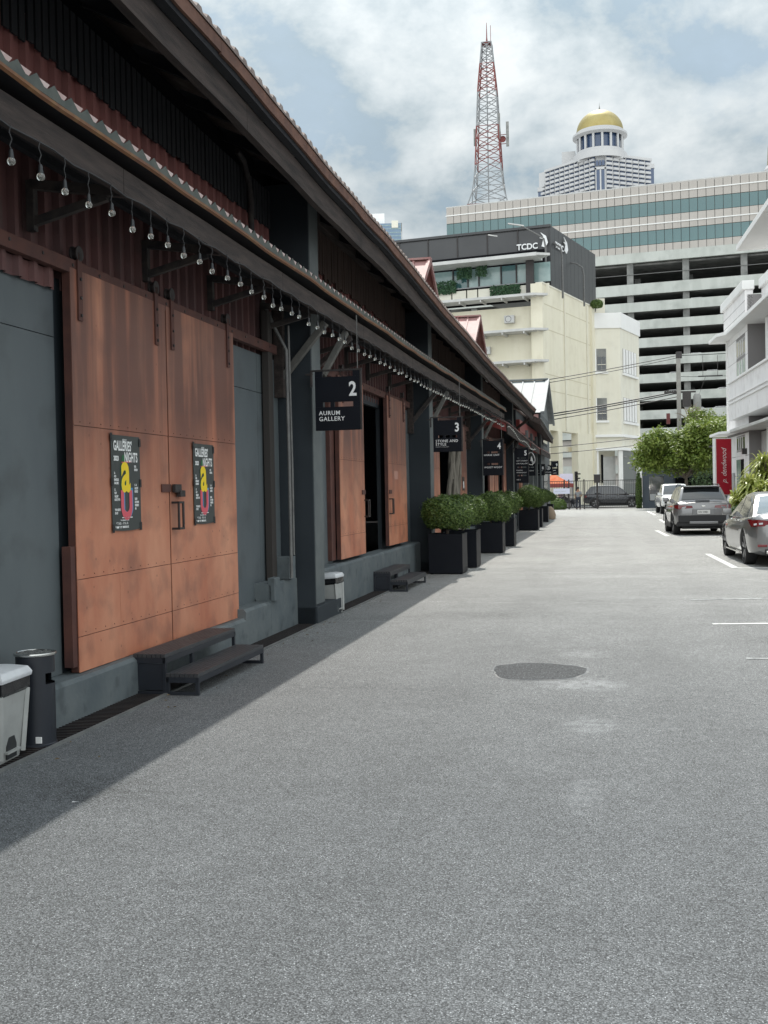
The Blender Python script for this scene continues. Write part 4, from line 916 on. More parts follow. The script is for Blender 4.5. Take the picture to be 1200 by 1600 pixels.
# draped driftwood in the third doorway and dry plants
p = WL(-3.72, 25.9); t = thing('driftwood_stand', 'tall grey driftwood trunks standing in the third doorway behind the planter', 'driftwood', (p.x, p.y, .6), -TH)
for k, (dx, dy, r_, h) in enumerate([(0, 0, .13, 2.0), (.05, .35, .09, 2.1), (-.04, -.3, .07, 1.7), (.02, .65, .06, 1.9), (.06, -.55, .05, 1.3)]):
    b = MB(); pts = [(dx + .05 * math.sin(z * 3 + k), dy + .08 * math.sin(z * 2.3 + k * 2), z) for z in [h * q / 8 for q in range(9)]]; b.tube(pts, [r_ * (1.15 - .06 * q) for q in range(9)], 8); b.build('trunk', M_drape, t, smooth=True)

# ================================================================== gabled grey building
gb = thing('gabled_building', 'grey two-storey building with white metal gable roof at the lane end', 'building', WO, -TH)
b = MB(); b.box(-12, -3.45, 54.0, 63.0, 0, 5.55); b.build('wall', mat('grey_gable_wall', (.085, .095, .10), .7, col2=(.11, .12, .125), scale=1), gb)
b = MB(); b.prism([(54.0, 5.55), (63.0, 5.55), (58.5, 7.45)], 'x', -12, -3.46); b.build('gable', mat('grey_gable_sheet', (.13, .145, .15), .6, col2=(.16, .175, .18), scale=2), gb)
for sg in (-1, 1):
    b = MB(); n = 14
    for k in range(n):
        a, c_ = -12 + 8.75 * k / n, -12 + 8.75 * (k + 1) / n
        b.add([(a, 58.5, 7.58), (c_, 58.5, 7.58), (c_, 58.5 + sg * 5.0, 5.47), (a, 58.5 + sg * 5.0, 5.47)], [(0, 1, 2, 3)]); b.beam((c_ - .05, 58.5, 7.60), (c_ - .05, 58.5 + sg * 5, 5.49), .07, .06)
    b.build('roof_sheet', M_zinc, gb)
    b = MB(); b.beam((-3.2, 58.5, 7.58), (-3.2, 58.5 + sg * 5.05, 5.45), .12, .16); b.build('barge_board', M_zinc, gb)
b = MB(); b.beam((-12, 58.5, 7.64), (-3.2, 58.5, 7.64), .35, .06); b.build('ridge_cap', M_zinc, gb)
for (y0, y1, z0, z1) in ((56.5, 60.5, 4.0, 5.2), (56.5, 60.3, .9, 2.9)):
    b = MB(); b.box(-3.47, -3.42, y0, y1, z0, z1); f_ = b.build('window', M_pillar, gb); b = MB(); b.box(-3.418, -3.41, y0 + .2, y1 - .2, z0 + .12, z1 - .12); b.build('pane', M_glassdark, f_)
b = MB(); b.box(-3.44, -3.36, 53.9, 54.4, 0, 5.5); b.build('corner_pilaster', M_plinth, gb)
b = MB(); b.tube([(-3.6, 53.85, 5.3), (-3.6, 53.8, 5.0), (-4.2, 53.8, 4.2), (-4.2, 53.8, 2)], .06, 8); b.build('downpipe', M_conduit, gb)
b = MB(); b.box(-4.5, -3.45, 53.6, 53.95, 5.2, 5.4); b.build('eave_gutter', M_redroof, gb)
b = MB(); b.add([(-2.95, 47.5, 4.75), (-2.95, 57.5, 4.3), (-3.6, 57.5, 4.6), (-3.6, 47.5, 5.05), (-2.95, 47.5, 4.5), (-2.95, 57.5, 4.05), (-3.6, 57.5, 4.35), (-3.6, 47.5, 4.8)], [(0, 1, 2, 3), (7, 6, 5, 4), (0, 4, 5, 1), (2, 6, 7, 3), (0, 3, 7, 4), (1, 5, 6, 2)]); b.build('awning', M_wood, gb)
b = MB(); b.beam((-2.94, 47.5, 4.78), (-2.94, 57.5, 4.33), .06, .05); b.build('awning_edge', M_zinc, gb)
# low link building between warehouse and gable
lb = thing('link_building', 'dark low building with red sheet walls between warehouse and gabled house', 'building', WO, -TH)
b = MB(); b.box(-12, -3.7, 43.5, 53.9, 0, 4.9); b.build('wall', M_pillar, lb)
for (y0, y1) in ((44.5, 45.3), (47.6, 48.4), (50.2, 51.0)):
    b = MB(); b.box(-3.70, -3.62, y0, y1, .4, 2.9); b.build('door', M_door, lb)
for y in (46.4, 49.2, 52.2): b = MB(); b.box(-3.72, -3.45, y, y + .35, 0, 4.2); b.build('pillar', M_pillar_side, lb)
b = MB(); b.box(-3.76, -3.55, 43.6, 53.9, 4.0, 4.5); b.build('red_band', M_redpaint, lb)
b = MB(); b.box(-12, -3.6, 43.4, 54, 4.9, 5.0); b.build('roof', M_oldroof, lb)

# ================================================================== right white building
F = Vector((7.0, 62.9, 0)); ang = math.atan2(-1, .037)
# local x: along wall towards the camera; local y: out of the lane (+ = away from the lane)
rb = thing('white_stone_building', 'white stone-clad building with balconies and deep eaves on the right', 'building', F, ang)
# in this frame local +y = left of heading = east (away from lane)
def rbx(name, m, x0, x1, y0, y1, z0, z1, parent=None, bevel=.0): b = MB(); b.box(x0, x1, y0, y1, z0, z1); return b.build(name, m, parent or rb, bevel=bevel)
rbx('wall', M_joint, 0, 7.0, .012, 8, 0, 11.2)
rbx('wall', M_stone2, 7.0, 44, 1.3, 8, 0, 11.2)
# stone courses on the end bay (recessed joints) around the window strip
zc = [0, 1.05, 2.1, 3.15, 4.3]; 
def course(z0, z1, x0, x1):
    rbx('stone_course', M_stone, x0, x1, 0, .03, z0 + .012, z1 - .012, bevel=.006)
for z0, z1 in ((0, 1.05), (1.05, 2.1), (2.1, 3.15), (3.15, 4.3)):
    course(z0, z1, 0, 1.5); course(z0, z1, 1.52, 3.2); course(z0, z1, 5.9, 6.98)
course(3.15, 3.4, 3.22, 5.88); course(4.22, 4.3, 3.22, 5.88)
for z0, z1 in ((4.6, 5.85), (5.85, 7.0)): course(z0, z1, 0, 6.98)
for z0, z1 in ((7.0, 8.25), (8.25, 9.4)): course(z0, z1, 0, 3.5); course(z0, z1, 6.3, 6.98)
course(9.4, 9.85, 0, 6.98)
# end face (towards the far end) stone
rbx('end_wall', M_stone, -.05, 0, 0, 8, 0, 11.2)
def window(x0, x1, z0, z1, bars, m=M_glassdark, y=.03):
    f_ = rbx('window', M_stone2, x0, x1, y - .02, y + .03, z0, z1); rbx('pane', m, x0 + .15, x1 - .15, y - .028, y - .021, z0 + .08, z1 - .08, f_)
    for k in range(bars): u = x0 + .15 + (x1 - x0 - .3) * (k + 1) / (bars + 1); rbx('glazing_bar', M_stone, u - .05, u + .05, y - .05, y - .029, z0 + .06, z1 - .06, f_)
window(3.5, 6.3, 8.35, 9.25, 3); window(3.5, 6.3, 7.15, 8.2, 2, M_glasspale)
window(3.25, 5.9, 3.42, 4.2, 3)
rbx('door_surround', M_stone, 3.1, 5.9, -.02, .03, 0, 3.15); dr = rbx('door', M_glasspale, 3.3, 4.7, -.035, -.021, .3, 2.98); rbx('door_gap', M_interior, 4.7, 5.6, -.033, -.021, .3, 2.98)
rbx('meter_box', M_greytext, 1.7, 2.6, -.08, 0, 1.2, 2.3, bevel=.02)
# parapet and mouldings
rbx('parapet', M_stone, -.1, 7.0, -.10, .3, 9.95, 11.45, bevel=.02); rbx('coping', M_offwhite, -.25, 7.1, -.25, .35, 11.45, 11.9, bevel=.03)
rbx('parapet', M_stone, 7.0, 44, .70, 1.3, 9.95, 11.45, bevel=.02); rbx('coping', M_offwhite, 7.1, 44, .55, 1.35, 11.45, 11.9, bevel=.03)
for z in (10.4, 10.9): rbx('parapet_line', M_joint, -.1, 7.0, -.106, -.099, z, z + .02)
# eaves slabs
b = MB(); b.prism([(-.4, -.9), (2.6, -.9), (3.4, -.5), (44, -.5), (44, 2), (-.4, 2)], 'z', 9.72, 9.9); b.build('eave_slab', M_offwhite, rb, bevel=.02)
b = MB(); b.prism([(-1.0, -.85), (2.6, -.85), (3.2, -.45), (4.9, -.45), (4.9, 2), (-1.0, 2)], 'z', 4.42, 4.56); b.build('lower_canopy', M_offwhite, rb, bevel=.02)
b = MB(); b.prism([(4.92, -.6), (44, -.6), (44, 1.3), (4.92, 1.3)], 'z', 4.38, 4.52); b.build('lower_canopy', M_ledge, rb, bevel=.02)
rbx('rain_pipe', M_offwhite, .55, .68, -.10, 0, 4.6, 9.7); rbx('cable_tray', M_greytext, 1.5, 7.0, -.04, 0, 4.66, 4.72); rbx('wall_lamp', M_iron, 6.2, 6.45, -.22, 0, 3.2, 3.5)
# balcony
rbx('balcony_front', M_stone, 3.1, 44, -.35, -.2, 5.1, 7.05, bevel=.02); rbx('balcony_floor', M_offwhite, 3.1, 44, -.2, 1.3, 5.1, 5.3)
rbx('balcony_end', M_stone, 3.1, 3.25, -.2, .0, 5.3, 7.05); rbx('ledge', M_offwhite, 3.0, 44, -.45, -.15, 7.05, 7.16, bevel=.02)
for z in (5.95, 6.15): rbx('moulding', M_offwhite, 3.05, 44, -.42, -.351, z, z + .08, bevel=.02)
# recessed stone panels and white piers on the long wall
for z0, z1 in ((7.2, 8.2), (8.2, 9.2), (9.2, 9.7)): rbx('wall_stone', M_stone2, 7.0, 8.9, 1.27, 1.3, z0 + .01, z1 - .01); rbx('wall_stone', M_stone2, 9.9, 14, 1.27, 1.3, z0 + .01, z1 - .01)
for x in (8.95, 14.5, 20, 26, 32, 38): rbx('pier', M_offwhite, x, x + .6, .5, 1.29, 0, 4.4, bevel=.02); rbx('pier', M_offwhite, x, x + .6, .5, 1.29, 7.1, 9.7, bevel=.02)
for z0, z1 in ((0, 1), (1, 2), (2, 3), (3, 4.3)): rbx('wall_stone', M_stone2, 7.02, 8.9, .6, 1.3, z0 + .01, z1 - .01)
# taller near block with a wide overhang
nbk = thing('near_block_eave', 'flat pale overhanging eave jutting in at the upper right edge', 'building', (0, 0, 0))
b = MB(); b.prism([(6.12, 50.5), (11.6, 50.0), (12.2, 20.0), (6.9, 20.0)], 'z', 12.25, 12.5); b.build('eave_slab', M_offwhite, nbk, bevel=.02)
b = MB(); b.prism([(9.0, 46), (16, 46), (16.5, 20), (9.6, 20)], 'z', 0, 12.25); b.build('wall', M_stone, nbk)

# red vertical sign
t = thing('vertical_sign', 'tall crimson vertical sign with white script on the white building corner', 'sign', (5.86, 58.6, 0), math.atan2(.35, .98))
b = MB(); b.box(-.04, .90, -.14, .14, 1.1, 4.14); b.build('sign_case', M_offwhite, t, bevel=.01)
b = MB(); b.box(.03, .87, -.16, -.141, 1.14, 4.10); b.build('sign_face', M_signred, t)
text('p. dendwood', .42, M_pwhite, t, 'lettering', (.58, -.165, 1.75), (math.pi / 2, -math.pi / 2, 0), sx=.82, shear=.4, bold=-.004, ext=.003)
b = MB(); b.box(.1, .8, .14, .9, 3.7, 3.78); b.build('sign_arm', M_iron, t)

# ================================================================== gate, fence, guard house
gt = thing('gate_fence', 'black vertical-bar gate and fence across the lane end', 'fence', (0, 84.6, 0))
nbar = 0
for k in range(110):
    x = -5.2 + k * .135
    if x > 3.0: break
    b = MB(); b.box(x - .014, x + .014, -.014, .014, .08, 2.2)
    if k == 0: me_bar = b.build('bar', M_iron, gt).data; x00 = x
    else: link('bar', me_bar, gt, (x - x00, 0, 0))
for z in (.1, 1.1, 2.2): b = MB(); b.box(-5.3, 3.0, -.025, .025, z, z + .05); b.build('rail', M_iron, gt)
for x in (-5.3, -2.95, -2.6, -1.42, -.4, 2.95): b = MB(); b.box(x - .05, x + .05, -.05, .05, 0, 2.35); b.build('post', M_iron, gt)
t = thing('gate_box', 'small dark control box mounted on the gate above the parked car', 'box', (-.4, 84.45, 2.05)); b = MB(); b.box(-.25, .25, -.12, .12, 0, .62); b.build('casing', M_iron, t, bevel=.02); b = MB(); b.box(-.27, .27, -.14, .14, .62, .66); b.build('cap', M_guard, t)
t = thing('banner', 'pale lilac banner tied to the gate bars on the left', 'banner', (-2.95, 84.5, 1.28)); b = MB(); b.box(-.85, .42, -.02, .02, -.05, .38); b.build('cloth', M_banner, t); text('OPEN AIR PARKING', .1, M_greytext, t, 'lettering', (-.75, -.024, .12))
gh = thing('guard_house', 'slate grey guard house with flat canopy beside the gate', 'guard house', (3.05, 84.3, 0))
b = MB(); b.box(0, 2.0, 0, .3, 0, .55); b.box(0, .5, 0, .3, .55, 3.62); b.box(1.6, 2.3, 0, .3, .55, 3.62); b.box(.5, 1.6, 0, .3, 2.45, 3.62); b.build('wall', M_guard, gh, bevel=.01)
b = MB(); b.box(.5, 1.6, .15, .2, .55, 2.45); b.build('pane', M_glassdark, gh)
b = MB(); b.box(.55, 1.0, -.02, .1, .6, 1.1); b.build('notice_board', M_greytext, gh)
b = MB(); b.prism([(2.3, 2.7), (7, 2.6), (7, 2.85), (2.3, 3.0)], 'y', -.6, 3); b.build('canopy', M_guard, gh)
b = MB(); b.box(2.3, 6.2, 2.2, 2.5, 0, 2.65); b.build('back_wall', M_guard, gh); b = MB(); b.box(2.6, 5.8, 2.15, 2.19, 1.2, 2.3); b.build('opening', M_interior, gh)
b = MB(); b.box(6.0, 6.3, .2, .5, 0, 2.65); b.build('canopy_post', M_guard, gh)
t = thing('hedge_panel', 'narrow clipped green hedge beside the guard house wall', 'hedge', (2.75, 84.2, 1.2)); me = shrub_mesh(9, .24, .2, 1.7, 2500, .05); link('foliage', me, t); link('foliage_core', core_mesh(.17, .15, 1.5), t)

# ------------------------------------------------------------------ far street things
t = thing('market_tent', 'orange and white pyramid market tent behind the gate', 'tent', (-3.9, 91.5, 0))
b = MB(); b.add([(-1.3, -1.1, 2.1), (1.5, -1.1, 1.95), (1.5, 1.1, 1.95), (-1.3, 1.1, 2.1), (-.2, 0, 2.95)], [(0, 1, 4), (1, 2, 4), (2, 3, 4), (3, 0, 4)]); b.build('canopy_cloth', M_orange, t)
b = MB(); b.box(-1.3, 1.5, -1.12, -1.1, 1.75, 2.08); b.build('valance', M_redpaint, t)
b = MB()
for x in (-1.2, 1.4):
    for y in (-1, 1): b.box(x - .03, x + .03, y - .03, y + .03, .0, 2.05)
b.build('poles', M_mastwhite, t)
t = thing('white_board', 'blank whitish board standing above the orange tent', 'board', (-2.95, 93.5, 0)); b = MB(); b.box(-.7, .45, -.05, .05, 2.1, 2.95); b.build('board', M_banner, t); b = MB(); b.box(-.05, .05, -.04, .04, 0, 2.1); b.build('post', M_iron, t)
t = thing('traffic_light', 'black traffic light on a pole behind the gate', 'traffic light', (-2.05, 86.0, 0))
b = MB(); b.tube([(0, 0, 0), (0, 0, 2.0), (0, 0, 2.5)], .055, 8); b.build('pole', M_iron, t)
b = MB(); b.box(-.12, .12, -.12, .12, 2.2, 3.0); b.build('housing', M_iron, t, bevel=.02)
b = MB()
for z in (2.35, 2.6, 2.85): b.lathe([(.1, -.0), (.11, -.18), (.09, -.18), (.08, 0)], (.05, -.12, z), 10, 'y')
b.box(.1, .35, -.05, .05, 2.75, 2.85); b.box(.1, .33, -.05, .05, 2.4, 2.5); b.build('visors', M_iron, t)

# skin-modifier people
def skinfig(name, m, joints, edges, rad, parent, sub=1):
    me = bpy.data.meshes.new(name); me.from_pydata(joints, edges, []); o = bpy.data.objects.new(name, me); scn.collection.objects.link(o)
    md = o.modifiers.new('s', 'SKIN'); o.modifiers.new('d', 'SUBSURF').levels = sub; o.modifiers['d'].render_levels = sub
    for i, r_ in enumerate(rad): me.skin_vertices[0].data[i].radius = (r_, r_)
    me.skin_vertices[0].data[0].use_root = True
    dg = bpy.context.evaluated_depsgraph_get(); m2_ = bpy.data.meshes.new_from_object(o.evaluated_get(dg)); bpy.data.objects.remove(o)
    m2_.materials.clear(); m2_.materials.append(m); m2_.shade_smooth(); return link(name, m2_, parent)
def person(loc, rz, label, shirt, seated=False, s=1.0):
    t = thing('person', label, 'person', loc, rz); t.scale = (s, s, s)
    if not seated:
        J = [(0, 0, .93), (0, 0, 1.15), (0, 0, 1.38), (0, 0, 1.47), (0, .01, 1.58), (0, .01, 1.66), (.18, 0, 1.38), (.25, .02, 1.12), (.24, -.06, .90), (.24, -.09, .80), (-.18, 0, 1.38), (-.26, .02, 1.12), (-.20, -.10, .98), (-.14, -.16, .98),
             (.09, 0, .88), (.12, -.02, .48), (.13, .02, .08), (.13, -.12, .03), (-.09, 0, .88), (-.12, 0, .48), (-.14, .04, .08), (-.14, -.10, .03)]
    else:
        J = [(0, 0, .82), (0, .02, 1.02), (0, 0, 1.22), (0, -.01, 1.32), (0, -.03, 1.43), (0, -.03, 1.51), (.18, 0, 1.22), (.24, -.12, 1.02), (.22, -.36, .98), (.22, -.44, .98), (-.18, 0, 1.22), (-.24, -.12, 1.02), (-.22, -.36, .98), (-.22, -.44, .98),
             (.11, -.04, .80), (.17, -.42, .74), (.17, -.36, .34), (.17, -.46, .30), (-.11, -.04, .80), (-.17, -.42, .74), (-.17, -.36, .34), (-.17, -.46, .30)]
    Ed = [(0, 1), (1, 2), (2, 3), (3, 4), (4, 5), (2, 6), (6, 7), (7, 8), (8, 9), (2, 10), (10, 11), (11, 12), (12, 13), (0, 14), (14, 15), (15, 16), (16, 17), (0, 18), (18, 19), (19, 20), (20, 21)]
    Rd = [.13, .13, .14, .055, .085, .085, .06, .042, .033, .028, .06, .042, .033, .028, .085, .06, .04, .035, .085, .06, .04, .035]
    skinfig('body', M_skin, J, Ed, Rd, t)
    sid = [1, 2, 6, 7, 10, 11, 0]; mp_ = {k: i for i, k in enumerate(sid)}
    skinfig('shirt', shirt, [J[k] for k in sid], [(mp_[a], mp_[c_]) for a, c_ in ((0, 1), (1, 2), (2, 6), (6, 7), (2, 10), (10, 11))], [Rd[k] + .022 for k in sid], t)
    sid = [0, 14, 15, 16, 18, 19, 20]; mp_ = {k: i for i, k in enumerate(sid)}
    skinfig('trousers', M_trous, [J[k] for k in sid], [(mp_[a], mp_[c_]) for a, c_ in ((0, 14), (14, 15), (15, 16), (0, 18), (18, 19), (19, 20))], [Rd[k] + .02 for k in sid], t)
    h = J[5]; b = MB(); b.lathe([(0, .11), (.06, .095), (.098, .04), (.10, -.02), (.085, -.06)], (h[0], h[1] + .015, h[2]), 12); b.build('hair', M_hair, t, smooth=True)
    b = MB()
    for sx in (-.13, .13): b.box(sx - .045, sx + .045, J[17][1] - .04, J[16][1] + .06, J[17][2] - .03, J[17][2] + .04)
    b.build('shoes', M_iron, t, bevel=.015)
    return t
person((-1.86, 83.7, .004), R(170), 'person in grey shirt and dark trousers standing at the gate', M_shirt)
person((-3.35, 87.9, .01), R(20), 'person in mauve shirt sitting on a motorbike behind the gate', M_shirt2, True)
def motorbike(loc, rz, label):
    t = thing('motorbike', label, 'motorbike', loc, rz, 'motorbikes parked behind the gate')
    for y in (-.62, .62):
        b = MB(); b.lathe([(.22, -.05), (.29, -.05), (.30, 0), (.29, .05), (.22, .05)], (0, y, .30), 18, 'x'); w_ = b.build('wheel', M_tyre, t, smooth=True); b = MB(); b.lathe([(0, -.02), (.22, -.03), (.22, .03), (0, .02)], (0, y, .30), 14, 'x'); b.build('rim', M_rim, w_)
    b = MB(); b.prism([(-.75, .72), (-.2, .74), (0, .5), (.3, .5), (.55, .95), (.42, 1.0), (.1, .35), (-.4, .32), (-.7, .55)], 'x', -.14, .14); b.build('fairing', M_blackpaint, t, bevel=.03)
    b = MB(); b.box(-.13, .13, -.7, .0, .74, .82); b.build('seat', M_blackplastic, t, bevel=.03)
    b = MB(); b.tube([(-.34, .42, 1.03), (0, .5, .98), (.34, .42, 1.03)], .018, 6); b.tube([(0, .5, .98), (0, .64, .3)], .03, 6); b.build('handlebar', M_iron, t)
    b = MB(); b.lathe([(0, .0), (.07, .0), (.08, -.08)], (0, .62, .9), 10, 'y'); b.build('headlight', M_lampclear, t)
motorbike((-3.35, 88.1, .006), R(110), 'black motorbike with a rider behind the left of the gate'); motorbike((-2.7, 88.9, .006), R(75), 'empty dark motorbike left of the traffic light pole')
# bushes at left of the gate
t = thing('low_bush', 'low yellowish bush at the left foot of the gate', 'bush', (-3.6, 83.6, .35)); link('foliage', shrub_mesh(21, .8, .6, .55, 2600, .06), t)

# power pole and wires
t = thing('power_pole', 'grey concrete power pole with transformer above the tree', 'power pole', (6.5, 93.5, 0))
b = MB(); b.box(-.17, .17, -.17, .17, 0, 12.6); b.build('post', M_pole, t, bevel=.02)
b = MB(); b.box(-.2, .3, -.2, .2, 12.55, 13.1); b.build('insulator_head', M_iron, t, bevel=.05)
b = MB(); b.box(-1.2, 1.4, -.06, .06, 9.6, 9.75); b.build('crossarm', M_iron, t)
b = MB(); b.lathe([(0, 8.2), (.3, 8.2), (.33, 8.5), (.33, 9.3), (.2, 9.5), (0, 9.55)], (1.5, 0, 0), 12); b.build('transformer', M_column, t, smooth=True)
b = MB(); b.box(.3, 1.0, -.1, .1, 8.4, 9.6); b.build('fuse_box', M_iron, t); b = MB(); b.box(-1.05, -.75, -.1, .1, 7.0, 7.9); b.build('switch_gear', mat('dull_red_insulator', (.12, .02, .02), .5), t)
b = MB()
for k in range(5): b.lathe([(0, 0), (.09, .02), (.09, .1), (0, .12)], (-1.1 + k * .2, 0, 9.75), 8)
b.build('insulators', M_iron, t, kind='stuff')
b = MB(); b.box(1.6, 3.6, -.05, .05, 10.9, 11.0); b.tube([(2.0, 0, 12.7), (2.0, 0, 10.9)], .02, 5); b.tube([(3.2, 0, 12.7), (3.2, 0, 10.9)], .02, 5); b.tube([(2.2, 0, 10.9), (1.7, 0, 9.5)], .015, 5); b.build('hanging_frame', M_iron, t)
def wire(a, c, sagm, r_, label, n=24):
    a, c = Vector(a), Vector(c); b = MB(); b.tube([a.lerp(c, k / n) - Vector((0, 0, sagm * 4 * (k / n) * (1 - k / n))) for k in range(n + 1)], r_, 5)
    tag(b.build('overhead_wire', M_cable), label, 'wire', 'overhead wires')
for k, (z, zl, r_, lb_) in enumerate([(12.8, 9.6, .035, 'upper black wire rising to the top of the power pole'), (12.6, 9.2, .03, 'second wire just below the topmost one'),
                                     (9.75, 6.6, .06, 'thick bundled wire meeting the pole at its crossarm'), (9.6, 6.3, .05, 'lower bundled wire just beneath the thick one'), (9.3, 6.0, .04, 'thin lowest wire of the crossarm bundle'),
                                     (6.2, 4.9, .03, 'wire crossing the columns of the cream building'), (5.6, 4.4, .03, 'low wire sagging across the shop front')]):
    wire((6.4, 93.5, z), (-24, 93.5, zl), .5, r_, lb_)
wire((6.7, 93.5, 12.8), (14, 90, 12.6), .1, .03, 'wire leaving the pole top towards the white building')
for z, lb_ in ((11.0, 'thin wire running right from the hanging frame of the power pole'), (6.9, 'lowest thin wire leaving the power pole to the right')): wire((6.7, 93.5, z), (16, 91, z), .2, .02, lb_)

# ------------------------------------------------------------------ trees and plants
def leaf_cloud(blobs, n, ls, seed, squash=1.0):
    rnd = random.Random(seed); vs = []; fs = []; tot = sum(r_ ** 2 for *_, r_ in blobs)
    for (x, y, z, r_) in blobs:
        # each blob is made of sprays of leaves
        for q in range(int(n * r_ ** 2 / tot / 7)):
            d = Vector((rnd.gauss(0, 1), rnd.gauss(0, 1), rnd.gauss(0, 1))).normalized(); c = Vector((x, y, z)) + d * r_ * (rnd.random() ** .35) * rnd.uniform(.8, 1.12)
            for j in range(7):
                p = c + Vector((rnd.gauss(0, 1), rnd.gauss(0, 1), rnd.gauss(0, .8))) * ls * 1.5
                nrm = (Vector((0, 0, .8)) + d * .5 + Vector((rnd.gauss(0, .6), rnd.gauss(0, .6), rnd.gauss(0, .5)))).normalized(); u = nrm.orthogonal().normalized()
                u = Matrix.Rotation(rnd.uniform(0, 6.28), 3, nrm) @ u; v = nrm.cross(u); l = ls * rnd.uniform(.6, 1.3)
                i0 = len(vs); vs += [p - v * l, p + u * l * .42, p + v * l, p - u * l * .42]; fs.append((i0, i0 + 1, i0 + 2, i0 + 3))
    me = bpy.data.meshes.new('crown'); me.from_pydata(vs, [], fs); return me
def tree(loc, label, blobs, n, ls, m, seed, hgt, r0_):
    t = thing('tree', label, 'tree', loc); me = leaf_cloud(blobs, n, ls, seed); me.materials.append(m); link('crown', me, t)
    b = MB(); b.tube([(0, 0, 0), (.1, 0, hgt * .4), (0, .1, hgt)], [r0_, r0_ * .8, r0_ * .5], 8)
    for (x, y, z, r_) in blobs: b.tube([(0, .05, hgt * .7), (x * .5, y * .5, (hgt * .8 + z) / 2), (x, y, z)], [r0_ * .5, r0_ * .3, r0_ * .12], 6)
    b.build('trunk', M_bark, t, smooth=True); return t
rnd = random.Random(5)
bl = []
for k in range(40):
    x = rnd.uniform(-2.9, 3.4); z = rnd.uniform(3.35, 5.3 + .28 * x + .5 * math.sin(x * 2.1)); bl.append((x, rnd.uniform(-1.8, 1.8), z, rnd.uniform(.5, 1.0)))
bl += [(x_, .3, z_, .8) for x_, z_ in ((-.6, 3.3), (.3, 3.4), (1.1, 3.2), (1.9, 3.4), (2.8, 3.5), (.2, 4.6), (1.2, 5.0), (-.4, 5.0), (2.2, 5.4))]
tree((5.9, 79.5, 0), 'leafy green tree with wide low crown in front of the guard house canopy', bl, 40000, .14, M_treeleaf, 11, 3.2, .16)
bl = [(rnd.uniform(-2.2, 3), rnd.uniform(-2, 2), 6.0 + rnd.uniform(-2.2, 1.5), rnd.uniform(.7, 1.1)) for _ in range(22)]
tree((9.0, 90.0, 0), 'taller tree behind, its top showing right of the power pole', bl, 16000, .13, M_treeleaf, 12, 4.5, .2)
bl = [(rnd.uniform(-2.2, 2.2), rnd.uniform(-1, 1), 2.6 + rnd.uniform(-1.5, 1.4), rnd.uniform(.5, .9)) for _ in range(14)]
tree((8.9, 76.0, 0), 'dark bushy tree between the red sign and the guard house', bl, 6000, .10, mat('shade_leaf', (.03, .06, .02), .6, col2=(.06, .10, .03), scale=3), 13, 2.2, .1)
t = thing('dead_fronds', 'dry grey dead fronds sticking up behind the tree top', 'dead plant', (8.0, 92.0, 7.4))
b = MB()
for k in range(46):
    a = rnd.uniform(0, 6.28); l = rnd.uniform(.7, 1.5); e = rnd.uniform(.1, 1.3); c_ = Vector((rnd.uniform(-1.0, .7), 0, rnd.uniform(-.5, .2)))
    tip = c_ + Vector((math.cos(a) * l * math.cos(e), math.sin(a) * l * math.cos(e), l * math.sin(e))); b.tube([c_, (c_ + tip) / 2 + Vector((0, 0, .15)), tip], [.05, .045, .01], 4)
b.build('fronds', M_dry, t); b = MB(); b.tube([(0, 0, -7.4), (0, 0, 0)], .15, 8); b.build('stem', M_bark, t)
def strap_plant(loc, label, n, L_, seed, wd=.05):
    rnd = random.Random(seed); t = thing('strap_leaf_plant', label, 'plant', loc, 0, 'strappy plants by the parked cars')
    vs = []; fs = []
    for k in range(n):
        a = rnd.uniform(0, 6.28); e = rnd.uniform(.35, 1.45); l = L_ * rnd.uniform(.6, 1.1); base = Vector((rnd.gauss(0, .12), rnd.gauss(0, .12), rnd.uniform(0, L_ * .9)))
        d = Vector((math.cos(a), math.sin(a), 0)); sd = Vector((-d.y, d.x, 0)); pts = []
        for q in range(5):
            u = q / 4; pts.append(base + d * l * u * math.cos(e) + Vector((0, 0, l * (u * math.sin(e) - .75 * u * u * (1.4 - e * .5)))))
        i0 = len(vs)
        for q, p in enumerate(pts): w_ = wd * (.5, 1, .9, .6, .05)[q]; vs += [p - sd * w_, p + sd * w_ + Vector((0, 0, .004))]
        fs += [(i0 + 2 * q, i0 + 2 * q + 1, i0 + 2 * q + 3, i0 + 2 * q + 2) for q in range(4)]
    me = bpy.data.meshes.new('leaves'); me.from_pydata(vs, [], fs); me.materials.append(M_straps); link('leaves', me, t)
    b = MB()
    for k in range(4): b.tube([(rnd.gauss(0, .05), rnd.gauss(0, .05), -.4), (rnd.gauss(0, .15), rnd.gauss(0, .15), L_ * .9)], [.03, .02], 6)
    b.build('stems', M_bark, t); return t
for i, (x, y, z, n, L_, lb_) in enumerate([(5.25, 40.2, 1.0, 260, .85, 'bright strap-leaved plant just right of the white door'), (5.8, 40.8, 1.55, 320, 1.0, 'tallest strap-leaved plant at the right edge'),
                                            (5.6, 39.2, .75, 260, .85, 'lower strap-leaved clump above the grey sedan roof'), (6.6, 41.6, 1.3, 140, .8, 'strap-leaved plant half outside the right edge'), (4.95, 41.0, .75, 160, .6, 'small drooping strap-leaved clump at the row end'), (6.3, 39.0, 1.0, 150, .8, 'dense strap-leaved clump behind the grey sedan')]):
    strap_plant((x, y, z), lb_, n, L_, 40 + i)
